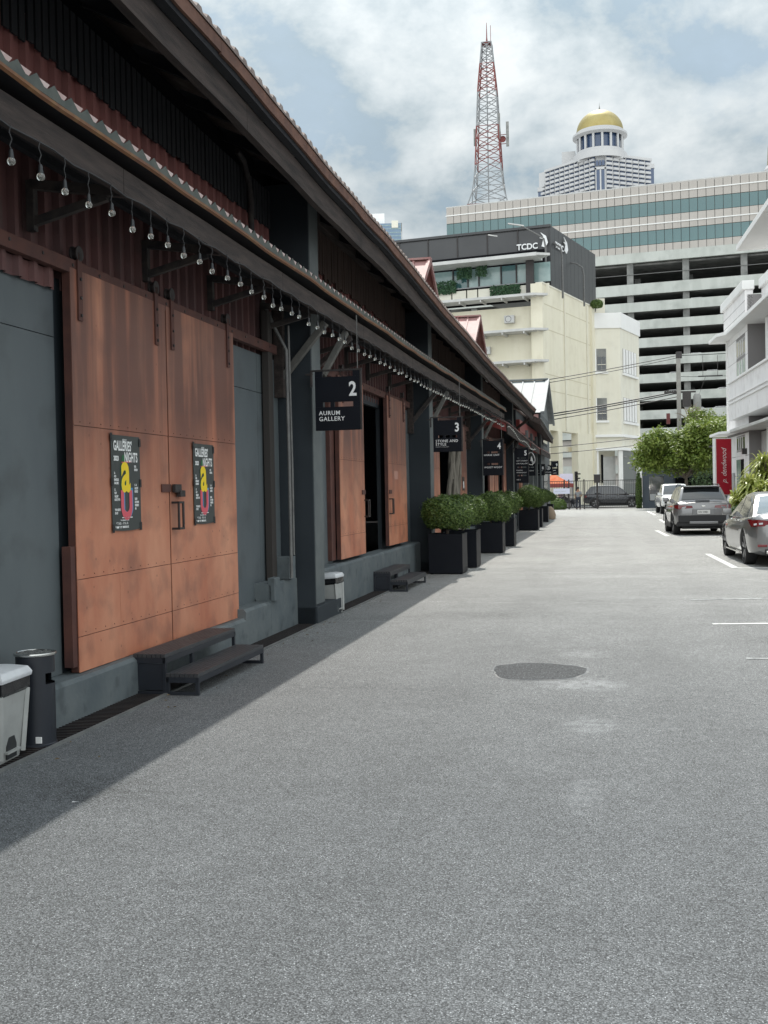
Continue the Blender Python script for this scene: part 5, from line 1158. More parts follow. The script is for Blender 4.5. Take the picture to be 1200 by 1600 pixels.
for i, (x, y, lb_) in enumerate([(4.75, 43.5, 'low dark green shrub behind the silver car'), (5.3, 42.2, 'low shrub between the silver car and strap-leaved plants'), (5.9, 38.0, 'low green shrub at the foot of the tall strap plants'), (5.0, 39.6, 'low green shrub left of the grey sedan mirror')]):
    t = thing('low_shrub', lb_, 'shrub', (x, y, .42), 0, 'low shrubs in the right bed'); me = shrub_mesh(60 + i, .62, .6, .5, 3200, .05); me.materials.clear(); me.materials.append(M_lowgreen); link('foliage', me, t); link('foliage_core', core_mesh(.46, .45, .38), t)
b = MB(); b.box(5.0, 7.5, 20, 62, 0, .12); o = b.build('planting_bed', M_bark, kind='structure')
# slim white post with base beside the silver car
t = thing('bollard', 'slim white cone-shaped bollard between the silver car and the sedan', 'bollard', (3.83, 34.6, .01)); b = MB(); b.lathe([(0, 0), (.16, 0), (.16, .04), (.085, .05), (.06, .45), (.03, .75), (.022, 1.12), (0, 1.13)], n=14); b.build('cone', M_mastwhite, t, smooth=True); b = MB(); b.box(-.22, .22, -.22, .22, -.005, .012); b.build('foot', M_mastwhite, t)

# ================================================================== cars
def loft(secs, prof):
    """secs: list of (y, dict) -> ring of points from prof(sec)"""
    rings = [prof(s_) for s_ in secs]; n = len(rings[0]); vs = [p for r_ in rings for p in r_]
    fs = [(i * n + k, i * n + (k + 1) % n, (i + 1) * n + (k + 1) % n, (i + 1) * n + k) for i in range(len(rings) - 1) for k in range(n)]
    fs += [tuple(reversed(range(n))), tuple(range((len(rings) - 1) * n, len(rings) * n))]
    return vs, fs
def cut(me, cutters):
    """boolean difference of lathe cutters, evaluated to a plain mesh"""
    o = bpy.data.objects.new('tmp', me); scn.collection.objects.link(o); cs = []
    for c in cutters:
        cm = bpy.data.meshes.new('c'); cm.from_pydata(c.v, [], c.f); bb = bmesh.new(); bb.from_mesh(cm); bmesh.ops.recalc_face_normals(bb, faces=bb.faces); bb.to_mesh(cm); bb.free()
        co_ = bpy.data.objects.new('c', cm); scn.collection.objects.link(co_); cs.append(co_)
        md = o.modifiers.new('b', 'BOOLEAN'); md.operation = 'DIFFERENCE'; md.object = co_; md.solver = 'EXACT'
    dg = bpy.context.evaluated_depsgraph_get(); res = bpy.data.meshes.new_from_object(o.evaluated_get(dg))
    for c in cs: bpy.data.objects.remove(c)
    bpy.data.objects.remove(o); return res
def car(loc, rz, label, cat, paint, P_, group=None, glass=M_carglass):
    """P_: L length, W width, body stations [(y, w, zb, zbelt, ztop)], cabin (yr0, yr1, yf1, yf0, zb, zr, wb, wr), wheels"""
    t = thing(P_['name'], label, cat, loc, rz, group); st = P_['st']
    def prof(s_):
        y, w_, zb, zs, zt = s_; h = zs - zb
        half = [(w_ * .80, zb), (w_ * .95, zb + .05), (w_ * .985, zb + h * .25), (w_, zb + h * .50), (w_ * .995, zb + h * .72), (w_ * .97, zb + h * .9), (w_ * .93, zs), (w_ * .80, zs + (zt - zs) * .55), (w_ * .45, zt), (0, zt + .008)]
        return [(x, y, z) for x, z in half] + [(-x, y, z) for x, z in reversed(half[:-1])]
    vs, fs = loft(st, prof); me = bpy.data.meshes.new('body'); me.from_pydata(vs, [], fs)
    bb = bmesh.new(); bb.from_mesh(me); bmesh.ops.recalc_face_normals(bb, faces=bb.faces); bb.to_mesh(me); bb.free()
    wr_ = P_['wr']; wx = P_['W'] / 2
    cs = []
    for wy in P_['wy']:
        for sx in (-1, 1):
            c = MB(); lo, hi = sorted((sx * (wx - .32), sx * (wx + .2))); c.lathe([(0, lo), (wr_ + .055, lo), (wr_ + .055, hi), (0, hi)], (0, wy, wr_ + .01), 28, 'x'); cs.append(c)
    me = cut(me, cs); me.materials.clear(); me.materials.append(paint); me.shade_smooth(); me.set_sharp_from_angle(angle=R(32)); body = link('body', me, t)
    # wheel wells and wheels
    for wy in P_['wy']:
        for sx in (-1, 1):
            x1 = sx * (wx - .025); x0 = sx * (wx - .24); lo, hi = sorted((x0, x1))
            b = MB(); s_ = sx
            b.lathe([(wr_ * .70, x0), (wr_ * .97, x0), (wr_, x0 + s_ * .03), (wr_, x1 - s_ * .03), (wr_ * .96, x1), (wr_ * .72, x1), (wr_ * .70, x1 - s_ * .02)], (0, wy, wr_), 28, 'x'); w_ = b.build('wheel', M_tyre, t, smooth=True)
            b = MB(); b.lathe([(0, x1 - s_ * .035), (.06, x1 - s_ * .03), (.065, x1 - s_ * .05), (wr_ * .62, x1 - s_ * .09), (wr_ * .64, x1 - s_ * .02), (wr_ * .72, x1 - s_ * .015), (wr_ * .72, x1 - s_ * .10), (0, x1 - s_ * .12)], (0, wy, wr_), 28, 'x')
            b.build('rim', mat('dark_rim_back', (.05, .05, .05), .5), w_)
            b = MB()
            for k in range(5):
                a = 2 * math.pi * k / 5 + .3
                for da in (-.13, .13):
                    b.beam((x1 - s_ * .03, wy + .05 * math.cos(a), wr_ + .05 * math.sin(a)), (x1 - s_ * .02, wy + wr_ * .69 * math.cos(a + da), wr_ + wr_ * .69 * math.sin(a + da)), .035, .03, (1, 0, 0))
            b.build('spokes', M_rim, w_)
    b = MB(); b.box(-wx + .28, wx - .28, P_['wy'][0] - .5, P_['wy'][1] + .5, .2, .5); b.build('underbody', M_blackplastic, t)
    # cabin
    yr0, yr1, yf1, yf0, zb, zr, wb, wt = P_['cab']
    prof_y = []; n = 16
    def side(u):   # closed side outline through roof, u in 0..1 from rear base to front base
        if u < .22: q = u / .22; return (yr0 + (yr1 - yr0) * q, zb + (zr - .04 - zb) * (q ** .85))
        if u < .78: q = (u - .22) / .56; return (yr1 + (yf1 - yr1) * q, zr - .04 + .05 * math.sin(math.pi * q) ** .8)
        q = (u - .78) / .22; return (yf1 + (yf0 - yf1) * q, zb + (zr - .04 - zb) * ((1 - q) ** .92))
    us = [0, .05, .11, .16, .2, .22, .26, .32, .4, .5, .6, .68, .74, .78, .8, .84, .89, .95, 1]
    vs = []; 
    for u in us:
        y, z = side(u); k = (z - zb) / (zr - zb); w_ = wb + (wt - wb) * k
        vs += [(-w_, y, z - .02 * k), (-w_ * .9, y, z + .005), (-w_ * .5, y, z + .018), (0, y, z + .022), (w_ * .5, y, z + .018), (w_ * .9, y, z + .005), (w_, y, z - .02 * k)]
    m_ = 7; fs = [(i * m_ + k, i * m_ + k + 1, (i + 1) * m_ + k + 1, (i + 1) * m_ + k) for i in range(len(us) - 1) for k in range(m_ - 1)]
    L1 = [i * m_ for i in range(len(us))]; R1 = [i * m_ + 6 for i in range(len(us))]; fs += [tuple(L1), tuple(reversed(R1))]
    b = MB(); b.add(vs, fs); cabo = b.build('cabin', paint, t, smooth=True)
    # glass: side windows in the side plane (slightly proud), screens
    def sw(z): return wb + (wt - wb) * (z - zb) / (zr - zb) + .004
    for poly in P_['swin']:
        for sx in (-1, 1):
            b = MB(); b.add([(sx * (sw(z)), y, z) for y, z in poly] + [(sx * (sw(z) - .02), y, z) for y, z in poly],
                            [tuple(range(len(poly))), tuple(reversed(range(len(poly), 2 * len(poly))))] + [(i, (i + 1) % len(poly), len(poly) + (i + 1) % len(poly), len(poly) + i) for i in range(len(poly))])
            b.build('side_window', M_carglass, t)
    def screen(ua, ub, name, g, inset=.08):
        b = MB(); rows = [ua + (ub - ua) * k / 5 for k in range(6)]; vv = []
        for u in rows:
            y, z = side(u); k = (z - zb) / (zr - zb); w_ = (wb + (wt - wb) * k) - inset
            out = Vector((0, -1 if ua < .5 else 1, 1.2)).normalized() * .012
            for s_ in (-1, -.5, 0, .5, 1): vv.append((w_ * s_, y + out.y, z + .02 - .010 * abs(s_) * 2 * .9 + out.z))
        b.add(vv, [(i * 5 + k, i * 5 + k + 1, (i + 1) * 5 + k + 1, (i + 1) * 5 + k) for i in range(5) for k in range(4)]); b.build(name, g, t, smooth=True)
    screen(.035, .20, 'rear_window', glass); screen(.985, .80, 'windscreen', glass)
    for sx in (-1, 1):
        y = yf0 - .28 if 'my' not in P_ else P_['my']; b = MB(); x_ = sx * (wb + .10)
        b.box(x_ - .10, x_ + .10, y - .05, y + .06, zb + .03, zb + .17); b.build('mirror', paint, t, bevel=.035, smooth=True)
        for hy in P_['handles']:
            b = MB(); x_ = sx * (wx - .012); b.box(x_ - .02, x_ + .02, hy - .09, hy + .09, P_['hz'], P_['hz'] + .03); b.build('door_handle', M_chrome, t, bevel=.008)
        for dy in P_['seams']:
            for (sa, sb) in zip(st, st[1:]):
                if sa[0] <= dy <= sb[0]: q_ = (dy - sa[0]) / (sb[0] - sa[0]); ss = [sa[k_] + (sb[k_] - sa[k_]) * q_ for k_ in range(5)]; break
            ps = [(p_[0] + .0015, p_[2]) for p_ in prof([dy] + ss[1:])[1:6]]
            b = MB(); b.add([(sx * x_, dy - .003, z_) for x_, z_ in ps] + [(sx * x_, dy + .003, z_) for x_, z_ in ps], [(k_, k_ + 1, 6 + k_ - 0, 5 + k_) for k_ in range(4)]); b.build('door_seam', M_blackplastic, t, fixn=False)
    return t, body
def extra(t, name, m, *boxes, bevel=.0, mirror=False, smooth=False):
    for sx in ((-1, 1) if mirror else (1,)):
        b = MB()
        for (x0, x1, y0, y1, z0, z1) in boxes:
            lo, hi = sorted((sx * x0, sx * x1)); b.box(lo, hi, y0, y1, z0, z1)
        o = b.build(name, m, t, bevel=bevel, smooth=smooth)
    return o
# sedan (mid grey), rear at y=0
sedan = dict(name='sedan', L=4.9, W=1.84, wr=.335, wy=(1.10, 3.93), hz=.86, handles=(1.75, 2.75), seams=(1.52, 2.48, 3.42),
             st=[(0.0, .66, .42, .80, .86), (.05, .80, .28, .90, .98), (.18, .88, .24, .96, 1.06), (.5, .91, .22, .95, 1.08), (1.1, .92, .20, .93, 1.02), (2.0, .92, .18, .91, .98), (3.2, .92, .18, .88, .94), (3.7, .915, .19, .84, .95), (4.3, .90, .20, .78, .84), (4.7, .84, .22, .68, .74), (4.86, .70, .25, .60, .66), (4.9, .55, .30, .54, .58)],
             cab=(.55, 1.35, 2.55, 3.55, .92, 1.44, .82, .60),
             swin=[[(1.12, .95), (2.28, .94), (2.28, 1.36), (1.72, 1.36), (1.35, 1.24)], [(2.36, .94), (3.25, .94), (2.92, 1.16), (2.55, 1.34), (2.36, 1.36)]])
t, body = car((3.72, 21.45, .004), R(1.4), 'mid grey sedan parked at the right edge, nearest of the cars', 'car', M_greypaint, sedan, 'cars parked along the right side', glass=M_carglass2)
def curved_light(t, name, m, pts, th=.02):
    """closed outline of 3d points on the tail corner, given some depth"""
    b = MB(); n = len(pts); c = sum((Vector(p) for p in pts), Vector()) / n; b.add([tuple(p) for p in pts] + [tuple(Vector(p) + Vector((0, th, 0)) * (1 if p[1] < 1 else -1)) for p in pts],
        [tuple(range(n)), tuple(reversed(range(n, 2 * n)))] + [(i, (i + 1) % n, n + (i + 1) % n, n + i) for i in range(n)]); return b.build(name, m, t)
for sx in (-1, 1):
    b = MB(); b.add([(sx * .52, .005, .80), (sx * .80, .02, .80), (sx * .90, .12, .79), (sx * .925, .32, .90), (sx * .925, .36, .93), (sx * .88, .10, .92), (sx * .78, .02, .93), (sx * .5, .0, .90)], [(0, 1, 6, 7), (1, 2, 5, 6), (2, 3, 4, 5)])
    b.add([(sx * .52, .06, .80), (sx * .80, .08, .80), (sx * .88, .18, .79), (sx * .89, .34, .90), (sx * .89, .36, .93), (sx * .86, .16, .92), (sx * .76, .08, .93), (sx * .5, .06, .90)], [(7, 6, 1, 0), (6, 5, 2, 1), (5, 4, 3, 2)]); b.build('tail_light', M_taillight, t, fixn=False, smooth=True)
    b = MB(); b.add([(sx * .70, -.004, .84), (sx * .86, .05, .82), (sx * .86, .05, .855), (sx * .70, -.004, .875)], [(0, 1, 2, 3)]); b.build('lamp_strip', M_lampclear, t, fixn=False)
extra(t, 'reflector', M_taillight, (.62, .80, .0, .06, .40, .45), mirror=True, bevel=.01)
extra(t, 'rear_diffuser', M_blackplastic, (-.66, .66, .02, .25, .24, .36), bevel=.02); extra(t, 'exhaust', M_chrome, (.5, .64, -.01, .2, .26, .33), mirror=True, bevel=.02)
extra(t, 'sill_trim', M_chrome, (.90, .925, 1.5, 3.5, .205, .23), mirror=True); extra(t, 'window_trim', M_chrome, (.812, .826, 1.0, 3.35, .925, .938), mirror=True)
extra(t, 'number_plate', M_plate, (-.22, .22, -.03, .02, .55, .67)); text('3KN 482', .08, M_iron, t, 'plate_lettering', (-.17, -.034, .58))
# crossover (silver)
suv = dict(name='crossover_car', L=4.46, W=1.83, wr=.35, wy=(.92, 3.56), hz=1.0, handles=(1.55, 2.55), seams=(1.28, 2.28, 3.18),
           st=[(0.0, .70, .55, .92, .98), (.04, .82, .42, 1.02, 1.07), (.14, .885, .36, 1.08, 1.12), (.45, .91, .30, 1.08, 1.12), (1.0, .915, .26, 1.06, 1.09), (2.0, .915, .25, 1.04, 1.07), (3.0, .915, .25, 1.0, 1.05), (3.5, .905, .26, .96, 1.03), (4.0, .88, .28, .90, .96), (4.3, .80, .30, .80, .86), (4.42, .68, .34, .72, .76), (4.46, .5, .4, .66, .7)],
           cab=(.10, .62, 2.55, 3.42, 1.05, 1.61, .80, .62), glassless=0,
           swin=[[(.75, 1.14), (1.95, 1.10), (1.95, 1.50), (1.25, 1.52), (.9, 1.40)], [(2.03, 1.10), (3.05, 1.10), (2.75, 1.34), (2.45, 1.48), (2.03, 1.51)]])
def crossover(loc, rz, label, paint, plate):
    t, body = car(loc, rz, label, 'car', paint, suv, 'cars parked along the right side')
    extra(t, 'rear_bumper_cladding', M_blackplastic, (-.80, .80, -.02, .2, .42, .66), (-.84, .84, .02, .25, .30, .44), bevel=.03)
    extra(t, 'skid_plate', M_silverpaint, (-.45, .45, -.035, .05, .38, .46), bevel=.02)
    for sx in (-1, 1):
        b = MB(); b.add([(sx * .34, -.012, .90), (sx * .80, .01, .86), (sx * .90, .14, .90), (sx * .922, .34, .99), (sx * .90, .14, 1.0), (sx * .80, .015, 1.0), (sx * .36, -.012, .97)], [(0, 1, 5, 6), (1, 2, 4, 5), (2, 3, 4)])
        b.build('tail_light', M_taillight, t, fixn=False, smooth=True)
        b = MB(); b.tube([(sx * .60, .75, 1.60), (sx * .61, 1.0, 1.66), (sx * .61, 2.2, 1.67), (sx * .60, 2.6, 1.60)], .018, 6); b.build('roof_rail', M_blackplastic, t, smooth=True)
        for wy in suv['wy']:
            b = MB(); b.lathe([(.405, sx * .90), (.45, sx * .905), (.45, sx * .93), (.405, sx * .93)], (0, wy, .36), 20, 'x', a0=0, a1=math.pi); b.build('arch_cladding', M_blackplastic, t)
    extra(t, 'sill_cladding', M_blackplastic, (.89, .93, 1.36, 3.12, .24, .38), mirror=True, bevel=.01)
    extra(t, 'spoiler', paint, (-.58, .58, .42, .72, 1.585, 1.62), bevel=.015); extra(t, 'wiper', M_blackplastic, (-.25, .2, .06, .10, 1.12, 1.145))
    extra(t, 'tailgate_recess', mat('tailgate_shade', (.20, .20, .205), .3, metal=.4, coat=.8), (-.36, .36, -.015, .03, .66, .88), bevel=.02)
    extra(t, 'number_plate', M_plate, (-.20, .20, -.03, .0, .70, .83)); 
    if plate: text(plate, .085, M_iron, t, 'plate_lettering', (-.17, -.034, .735))
    extra(t, 'badge', M_chrome, (-.06, .06, -.02, .0, .93, .98), bevel=.01)
    return t
crossover((3.22, 35.85, .004), R(1.9), 'silver crossover seen from behind, in the second marked bay', M_silverpaint, 'KN 3981')
# white pickup facing us: built with the nose at y=0 (stations mirrored)
pick = dict(name='pickup_truck', L=5.2, W=1.86, wr=.39, wy=(1.0, 4.05), hz=1.05, handles=(2.3, 3.1), seams=(2.05, 2.9, 3.75), my=3.5,
            st=[(0.0, .88, .55, 1.05, 1.08), (.2, .92, .40, 1.08, 1.12), (1.0, .93, .36, 1.08, 1.13), (2.0, .93, .36, 1.08, 1.12), (3.2, .93, .36, 1.08, 1.12), (3.9, .93, .38, 1.04, 1.14), (4.6, .91, .42, .98, 1.08), (5.0, .86, .46, .90, .98), (5.15, .74, .52, .82, .88), (5.2, .6, .58, .76, .8)],
            cab=(1.65, 1.95, 3.15, 3.95, 1.10, 1.78, .82, .66),
            swin=[[(1.95, 1.16), (2.65, 1.16), (2.65, 1.66), (2.05, 1.66)], [(2.73, 1.16), (3.65, 1.16), (3.3, 1.5), (3.05, 1.66), (2.73, 1.66)]])
t, body = car((4.15, 69.5, .004), R(182), 'white pickup truck facing the camera, farthest of the parked row', 'pickup truck', M_whitepaint, pick, 'cars parked along the right side')
extra(t, 'grille', M_blackplastic, (-.42, .42, 5.12, 5.215, .60, .90), bevel=.03); extra(t, 'headlight', M_lampclear, (.50, .84, 4.93, 5.12, .86, .98), mirror=True, bevel=.03)
extra(t, 'lower_bumper', M_blackplastic, (-.75, .75, 4.95, 5.18, .42, .58), bevel=.03); extra(t, 'fog_lamp_recess', M_blackplastic, (.55, .76, 5.0, 5.19, .62, .78), mirror=True, bevel=.03)
# dark SUV side-on behind the gate
big = dict(name='large_suv', L=4.9, W=1.9, wr=.39, wy=(.98, 3.85), hz=1.05, handles=(1.75, 2.75), seams=(1.45, 2.5, 3.4),
           st=[(0.0, .75, .5, .98, 1.06), (.06, .88, .42, 1.08, 1.12), (.3, .94, .36, 1.12, 1.16), (1.0, .95, .34, 1.10, 1.14), (2.4, .95, .33, 1.07, 1.10), (3.4, .95, .33, 1.03, 1.10), (4.0, .93, .35, 1.0, 1.06), (4.5, .90, .38, .94, 1.0), (4.8, .80, .42, .86, .9), (4.9, .6, .5, .78, .8)],
           cab=(.12, .62, 2.75, 3.65, 1.08, 1.80, .84, .68),
           swin=[[(.6, 1.18), (1.35, 1.15), (1.35, 1.66), (.95, 1.66)], [(1.43, 1.15), (2.35, 1.14), (2.35, 1.69), (1.43, 1.68)], [(2.43, 1.14), (3.4, 1.13), (3.05, 1.45), (2.75, 1.66), (2.43, 1.69)]])
t, body = car((-1.55, 88.6, .008), R(-90), 'black large car passing side-on behind the gate bars', 'car', M_blackpaint, big)
for sx in (-1, 1):
    b = MB(); b.box(sx * .93 - .03, sx * .93 + .03, .02, .28, .88, 1.04); b.build('tail_light', M_taillight, t, bevel=.01); b = MB(); b.tube([(sx * .66, .8, 1.82), (sx * .66, 2.7, 1.82)], .02, 6); b.build('roof_rail', M_chrome, t)
extra(t, 'headlight', M_lampclear, (.62, .90, 4.55, 4.78, .82, .94), mirror=True, bevel=.02)

# ================================================================== background buildings
def frame_from(A, B):
    A = Vector(A); B = Vector(B); d = B - A; return (A.x, A.y, 0), math.atan2(d.y, d.x), d.length
def bxp(name, m, parent, x0, x1, y0, y1, z0, z1, bevel=0.0): b = MB(); b.box(x0, x1, y0, y1, z0, z1); return b.build(name, m, parent, bevel=bevel)

# --- parking garage with office floors (front face towards us: local y=0, body behind +y)
loc, rz, _ = frame_from((-25.77, 182.49), (22.89, 175.83))
ga = thing('parking_garage', 'tall garage building with open parking decks under teal glass office floors', 'building', loc, rz)
GW = 64.0
bxp('core_wall', M_column, ga, 0, GW, .32, 30, 38.3, 50.6)
NC = 49; cw = GW / NC
def tiles(z0, z1, m, name, bars=None, off=0.0):
    first = None
    for k in range(NC):
        if first is None:
            b = MB(); b.box(.04, cw - .04, off, off + .28, z0 + .04, z1 - .04); first = b.build(name, m, ga).data
        else: link(name, first, ga, (k * cw, 0, 0))
tiles(49.3, 50.7, M_tile, 'stone_panel'); tiles(47.9, 49.3, M_tile, 'stone_panel'); tiles(45.7, 47.9, M_glassteal, 'glass_pane', off=.05)
tiles(44.45, 45.7, M_tile, 'stone_panel'); tiles(43.3, 44.45, M_tile, 'stone_panel'); tiles(41.1, 43.3, M_glassteal, 'glass_pane', off=.05); tiles(39.9, 41.1, M_tile, 'stone_panel')
for z in (49.2, 44.3): bxp('ledge', M_offwhite, ga, -.1, GW, -.12, .0, z, z + .16)
bxp('roof_edge', M_ledge, ga, -.05, GW, .02, .3, 50.68, 50.85)
bxp('transfer_beam', M_concrete, ga, -.3, GW, -.4, 1, 38.3, 39.85)
bands = [(33.05, 34.8), (30.27, 31.81), (27.38, 28.87), (24.39, 25.93), (21.49, 22.99), (18.6, 20.05), (15.7, 17.15), (12.7, 14.15), (9.8, 11.25), (6.9, 8.35), (4, 5.4)]
for i, (z0, z1) in enumerate(bands):
    bxp('parapet_band', M_concrete, ga, -.3, GW, -.45, -.15, z0, z1); bxp('deck_slab', M_column, ga, -.3, GW, -.15, 28, z0, z0 + .35)
bxp('top_soffit', M_column, ga, 0, GW, .9, 28, 38.0, 38.3)
bxp('back_wall', M_interior, ga, 0, GW, 26, 26.4, 0, 38)
for u in [4.6, 13.4, 22.2, 31.0, 39.8, 48.7, 57.5]: bxp('column', M_column, ga, u - .5, u + .5, .2, 1.2, 0, 38.3); bxp('column', M_column, ga, u - .5, u + .5, 12, 13, 0, 38.3)
bxp('guard_cable', M_conduit, ga, 0, GW, .1, .16, 36.4, 36.5); bxp('base_panel', M_tile, ga, 0, GW, .2, .6, 0, 9.7)
bxp('stair_tower', M_concrete, ga, 56, GW + 6, -2.0, 6, 0, 52.4); 
bxp('rooftop_canopy', M_ledge, ga, 47.0, 52, 4, 12, 51.3, 51.5); bxp('rooftop_post', M_column, ga, 47.3, 47.6, 4.5, 4.8, 50.6, 51.3)
cols = [M_whitepaint, M_silverpaint, M_whitepaint, M_greypaint]
gc = [(34.8, 35.2), (32.0, 41.5), (29.0, 35.3), (29.0, 45.6), (23.1, 41.3), (20.2, 38.0), (20.2, 43.8), (17.3, 31.0), (17.3, 37.8), (17.3, 45.5), (14.3, 31.2), (14.3, 41.5), (14.3, 45.0)]
g0 = None; floors = {34.8: 'top deck', 32.0: 'second deck from the top', 29.0: 'third deck', 23.1: 'fifth deck', 20.2: 'sixth deck', 17.3: 'seventh deck', 14.3: 'eighth deck'}
Gm = Matrix.Translation(loc) @ Matrix.Rotation(rz, 4, 'Z')
for i, (zt, u) in enumerate(gc):
    p = Gm @ Vector((u, 2.0, zt - 1.35 + .10))
    lab = 'distant car over the %s parapet of the garage, %s' % (floors[zt], 'left side' if u < 36 else ('middle' if u < 42 else 'right side'))
    if g0 is None:
        g0 = thing('garage_car', lab, 'car', p, rz, 'cars parked inside the garage'); b = MB(); b.prism([(-2.1, .2), (2.1, .2), (2.2, .75), (1.2, .9), (.6, 1.42), (-.9, 1.42), (-1.6, .95), (-2.2, .8)], 'y', -.85, .85); b.build('body', M_whitepaint, g0, bevel=.06)
        b = MB(); b.prism([(-1.35, .95), (1.0, .95), (.55, 1.33), (-.85, 1.33)], 'y', -.87, .87); b.build('windows', M_carglass, g0)
    else:
        o = copy_tree(g0, lab, p)
# white hotel-like small tower at right edge
t = thing('gold_spire', 'slim gold-topped spire at the right edge above the garage roof', 'tower', (47.0, 300.0, 0)); b = MB(); b.lathe([(3.2, 0), (3.2, 86), (2.6, 87)], n=16); b.build('shaft', M_hotel, t); b = MB(); b.lathe([(2.4, 87), (2.2, 92), (1.2, 96), (.4, 104), (0, 108)], n=16); b.build('gilded_cap', M_gold, t, smooth=True)

# --- cream-yellow building + dark box
loc, rz, Ln = frame_from((-30.0, 103.65), (-5.19, 99.38))
ye = thing('cream_yellow_building', 'cream yellow building with white ledges and a charcoal top storey', 'building', loc, rz)
Wd = Ln
# corner pillar and front walls; local x to the right, +y behind. side wall is a separate frame because the corner is not square
loc2 = (-5.19, 99.38, 0); rz2 = math.atan2(114.08 - 99.38, -.78 + 5.19)
M1 = Matrix.Translation(loc) @ Matrix.Rotation(rz, 4, 'Z'); M2 = M1.inverted() @ Matrix.Translation(loc2) @ Matrix.Rotation(rz2, 4, 'Z')
bxp('wall', M_yellow, ye, 0, Wd - 1.0, .9, 1.4, 6.9, 18.9); bxp('corner_wall', M_yellow, ye, Wd - 1.1, Wd, .0, .5, 7.2, 20.8)
def side_box(name, m, x0, x1, y0, y1, z0, z1, par=None): b = MB(M2); b.box(x0, x1, y0, y1, z0, z1); return b.build(name, m, par or ye)
side_box('side_wall', M_yellow, .02, 15.3, 0.0, .6, 7.2, 20.75); side_box('wall_coping', M_cream, 0, 15.35, -.05, .65, 20.75, 20.9)
side_box('side_pilaster', M_yellow, 14.5, 15.5, -.25, .0, 0, 20.7)
for z in (18.9, 16.6, 12.4, 10.9): side_box('wall_joint', mat('joint_line', (.55, .50, .37), .9), .5, 14.4, -.012, -.001, z, z + .07)  # joint lines, a darker tone than the wall
for z in (19.65, 16.44, 13.53):
    b = MB(); b.box(-2, Wd - .55, -1.1, .9, z - .12, z + .12); lg = b.build('ledge', M_ledge, ye, bevel=.02)
    for k in range(12): b = MB(); b.box(1.0 + k * 2.05, 1.12 + k * 2.05, -1.05, .9, z - .32, z - .12); b.build('ledge_rib', M_ledge, lg)
    b = MB(); b.add([(Wd - .55, -1.1, z - .1), (Wd + .6, -.3, z - .1), (Wd - .2, .6, z - .1), (Wd - .55, -1.1, z + .1), (Wd + .6, -.3, z + .1), (Wd - .2, .6, z + .1)], [(2, 1, 0), (3, 4, 5), (0, 1, 4, 3), (1, 2, 5, 4)]); b.build('ledge_corner', M_ledge, ye)
z = 23.25; b = MB(); b.box(-2, Wd - .2, -1.3, 1.2, z - .16, z + .16); b.build('ledge', M_ledge, ye, bevel=.02)
b = MB(); b.add([(Wd - .2, -1.3, z - .1), (Wd + .9, -.5, z - .1), (Wd - .2, .6, z - .1), (Wd - .2, -1.3, z + .12), (Wd + .9, -.5, z + .12), (Wd - .2, .6, z + .12)], [(2, 1, 0), (3, 4, 5), (0, 1, 4, 3), (1, 2, 5, 4)]); b.build('ledge_corner', M_ledge, ye)
# glazed terrace floor between z 19.8 and 23.1
bxp('terrace_backing', M_interior, ye, 0, Wd - .3, 2.6, 3, 19.7, 24.5)
x = 8.0; k = 0
while x < Wd - .6:
    wd = (1.1, 2.2, 1.5)[k % 3]; g_ = (M_glasspale, M_glasspale, M_glassteal)[k % 3]
    bxp('window_pane', g_, ye, x + .06, x + wd - .06, 1.5, 1.6, 21.2, 23.0); bxp('mullion', M_iron, ye, x - .06, x + .06, 1.35, 1.6, 19.7, 23.05)
    bxp('terrace_panel', M_cream, ye, x + .06, x + wd - .06, .9, 1.0, 19.8, 20.9); x += wd; k += 1
bxp('dark_post', M_iron, ye, Wd - 1.6, Wd - .9, .3, .8, 19.7, 23.1); bxp('handrail', M_mastwhite, ye, 8, Wd - 1.6, .8, .86, 21.05, 21.15)
t_g = thing('terrace_hedge', 'dark green climbing plants hanging in panels on the cream building terrace', 'climbing plants', loc, rz)
M_ivy = mat('ivy', (.02, .06, .028), .7, col2=(.04, .10, .04), scale=4)
for (x0, x1, z0, z1) in ((10.0, 11.9, 19.9, 23.0), (13.6, 16.6, 20.7, 21.9), (16.7, 18.2, 22.0, 23.05), (18.6, 19.7, 22.1, 23.05), (20.0, 22.9, 19.8, 21.0), (8.0, 10, 20.2, 22.9)):
    rnd = random.Random(int(x0 * 10)); vs = []; fs = []
    for q in range(int(520 * (x1 - x0) * (z1 - z0) / 2)):
        p = Vector((rnd.uniform(x0, x1), .72 + rnd.gauss(0, .06), rnd.uniform(z0, z1) + rnd.gauss(0, .04))); u = Vector((rnd.gauss(0, 1), rnd.gauss(0, .5), rnd.gauss(0, 1))).normalized() * .10; v = Vector((rnd.gauss(0, 1), rnd.gauss(0, .5), rnd.gauss(0, 1))).normalized() * .10
        i0 = len(vs); vs += [p - u, p + v, p + u, p - v]; fs.append((i0, i0 + 1, i0 + 2, i0 + 3))
    me = bpy.data.meshes.new('foliage_panel'); me.from_pydata(vs, [], fs); me.materials.append(M_ivy); link('foliage_panel', me, t_g)
bxp('dark_window', M_glassdark, ye, 13.6, 16.0, .86, .9, 17.6, 19.2); bxp('window_pane', M_ivy, ye, 11.6, 13.5, .86, .9, 17.6, 19.2); bxp('vent', M_iron, ye, 19.6, 20.8, .86, .9, 12.0, 12.5)
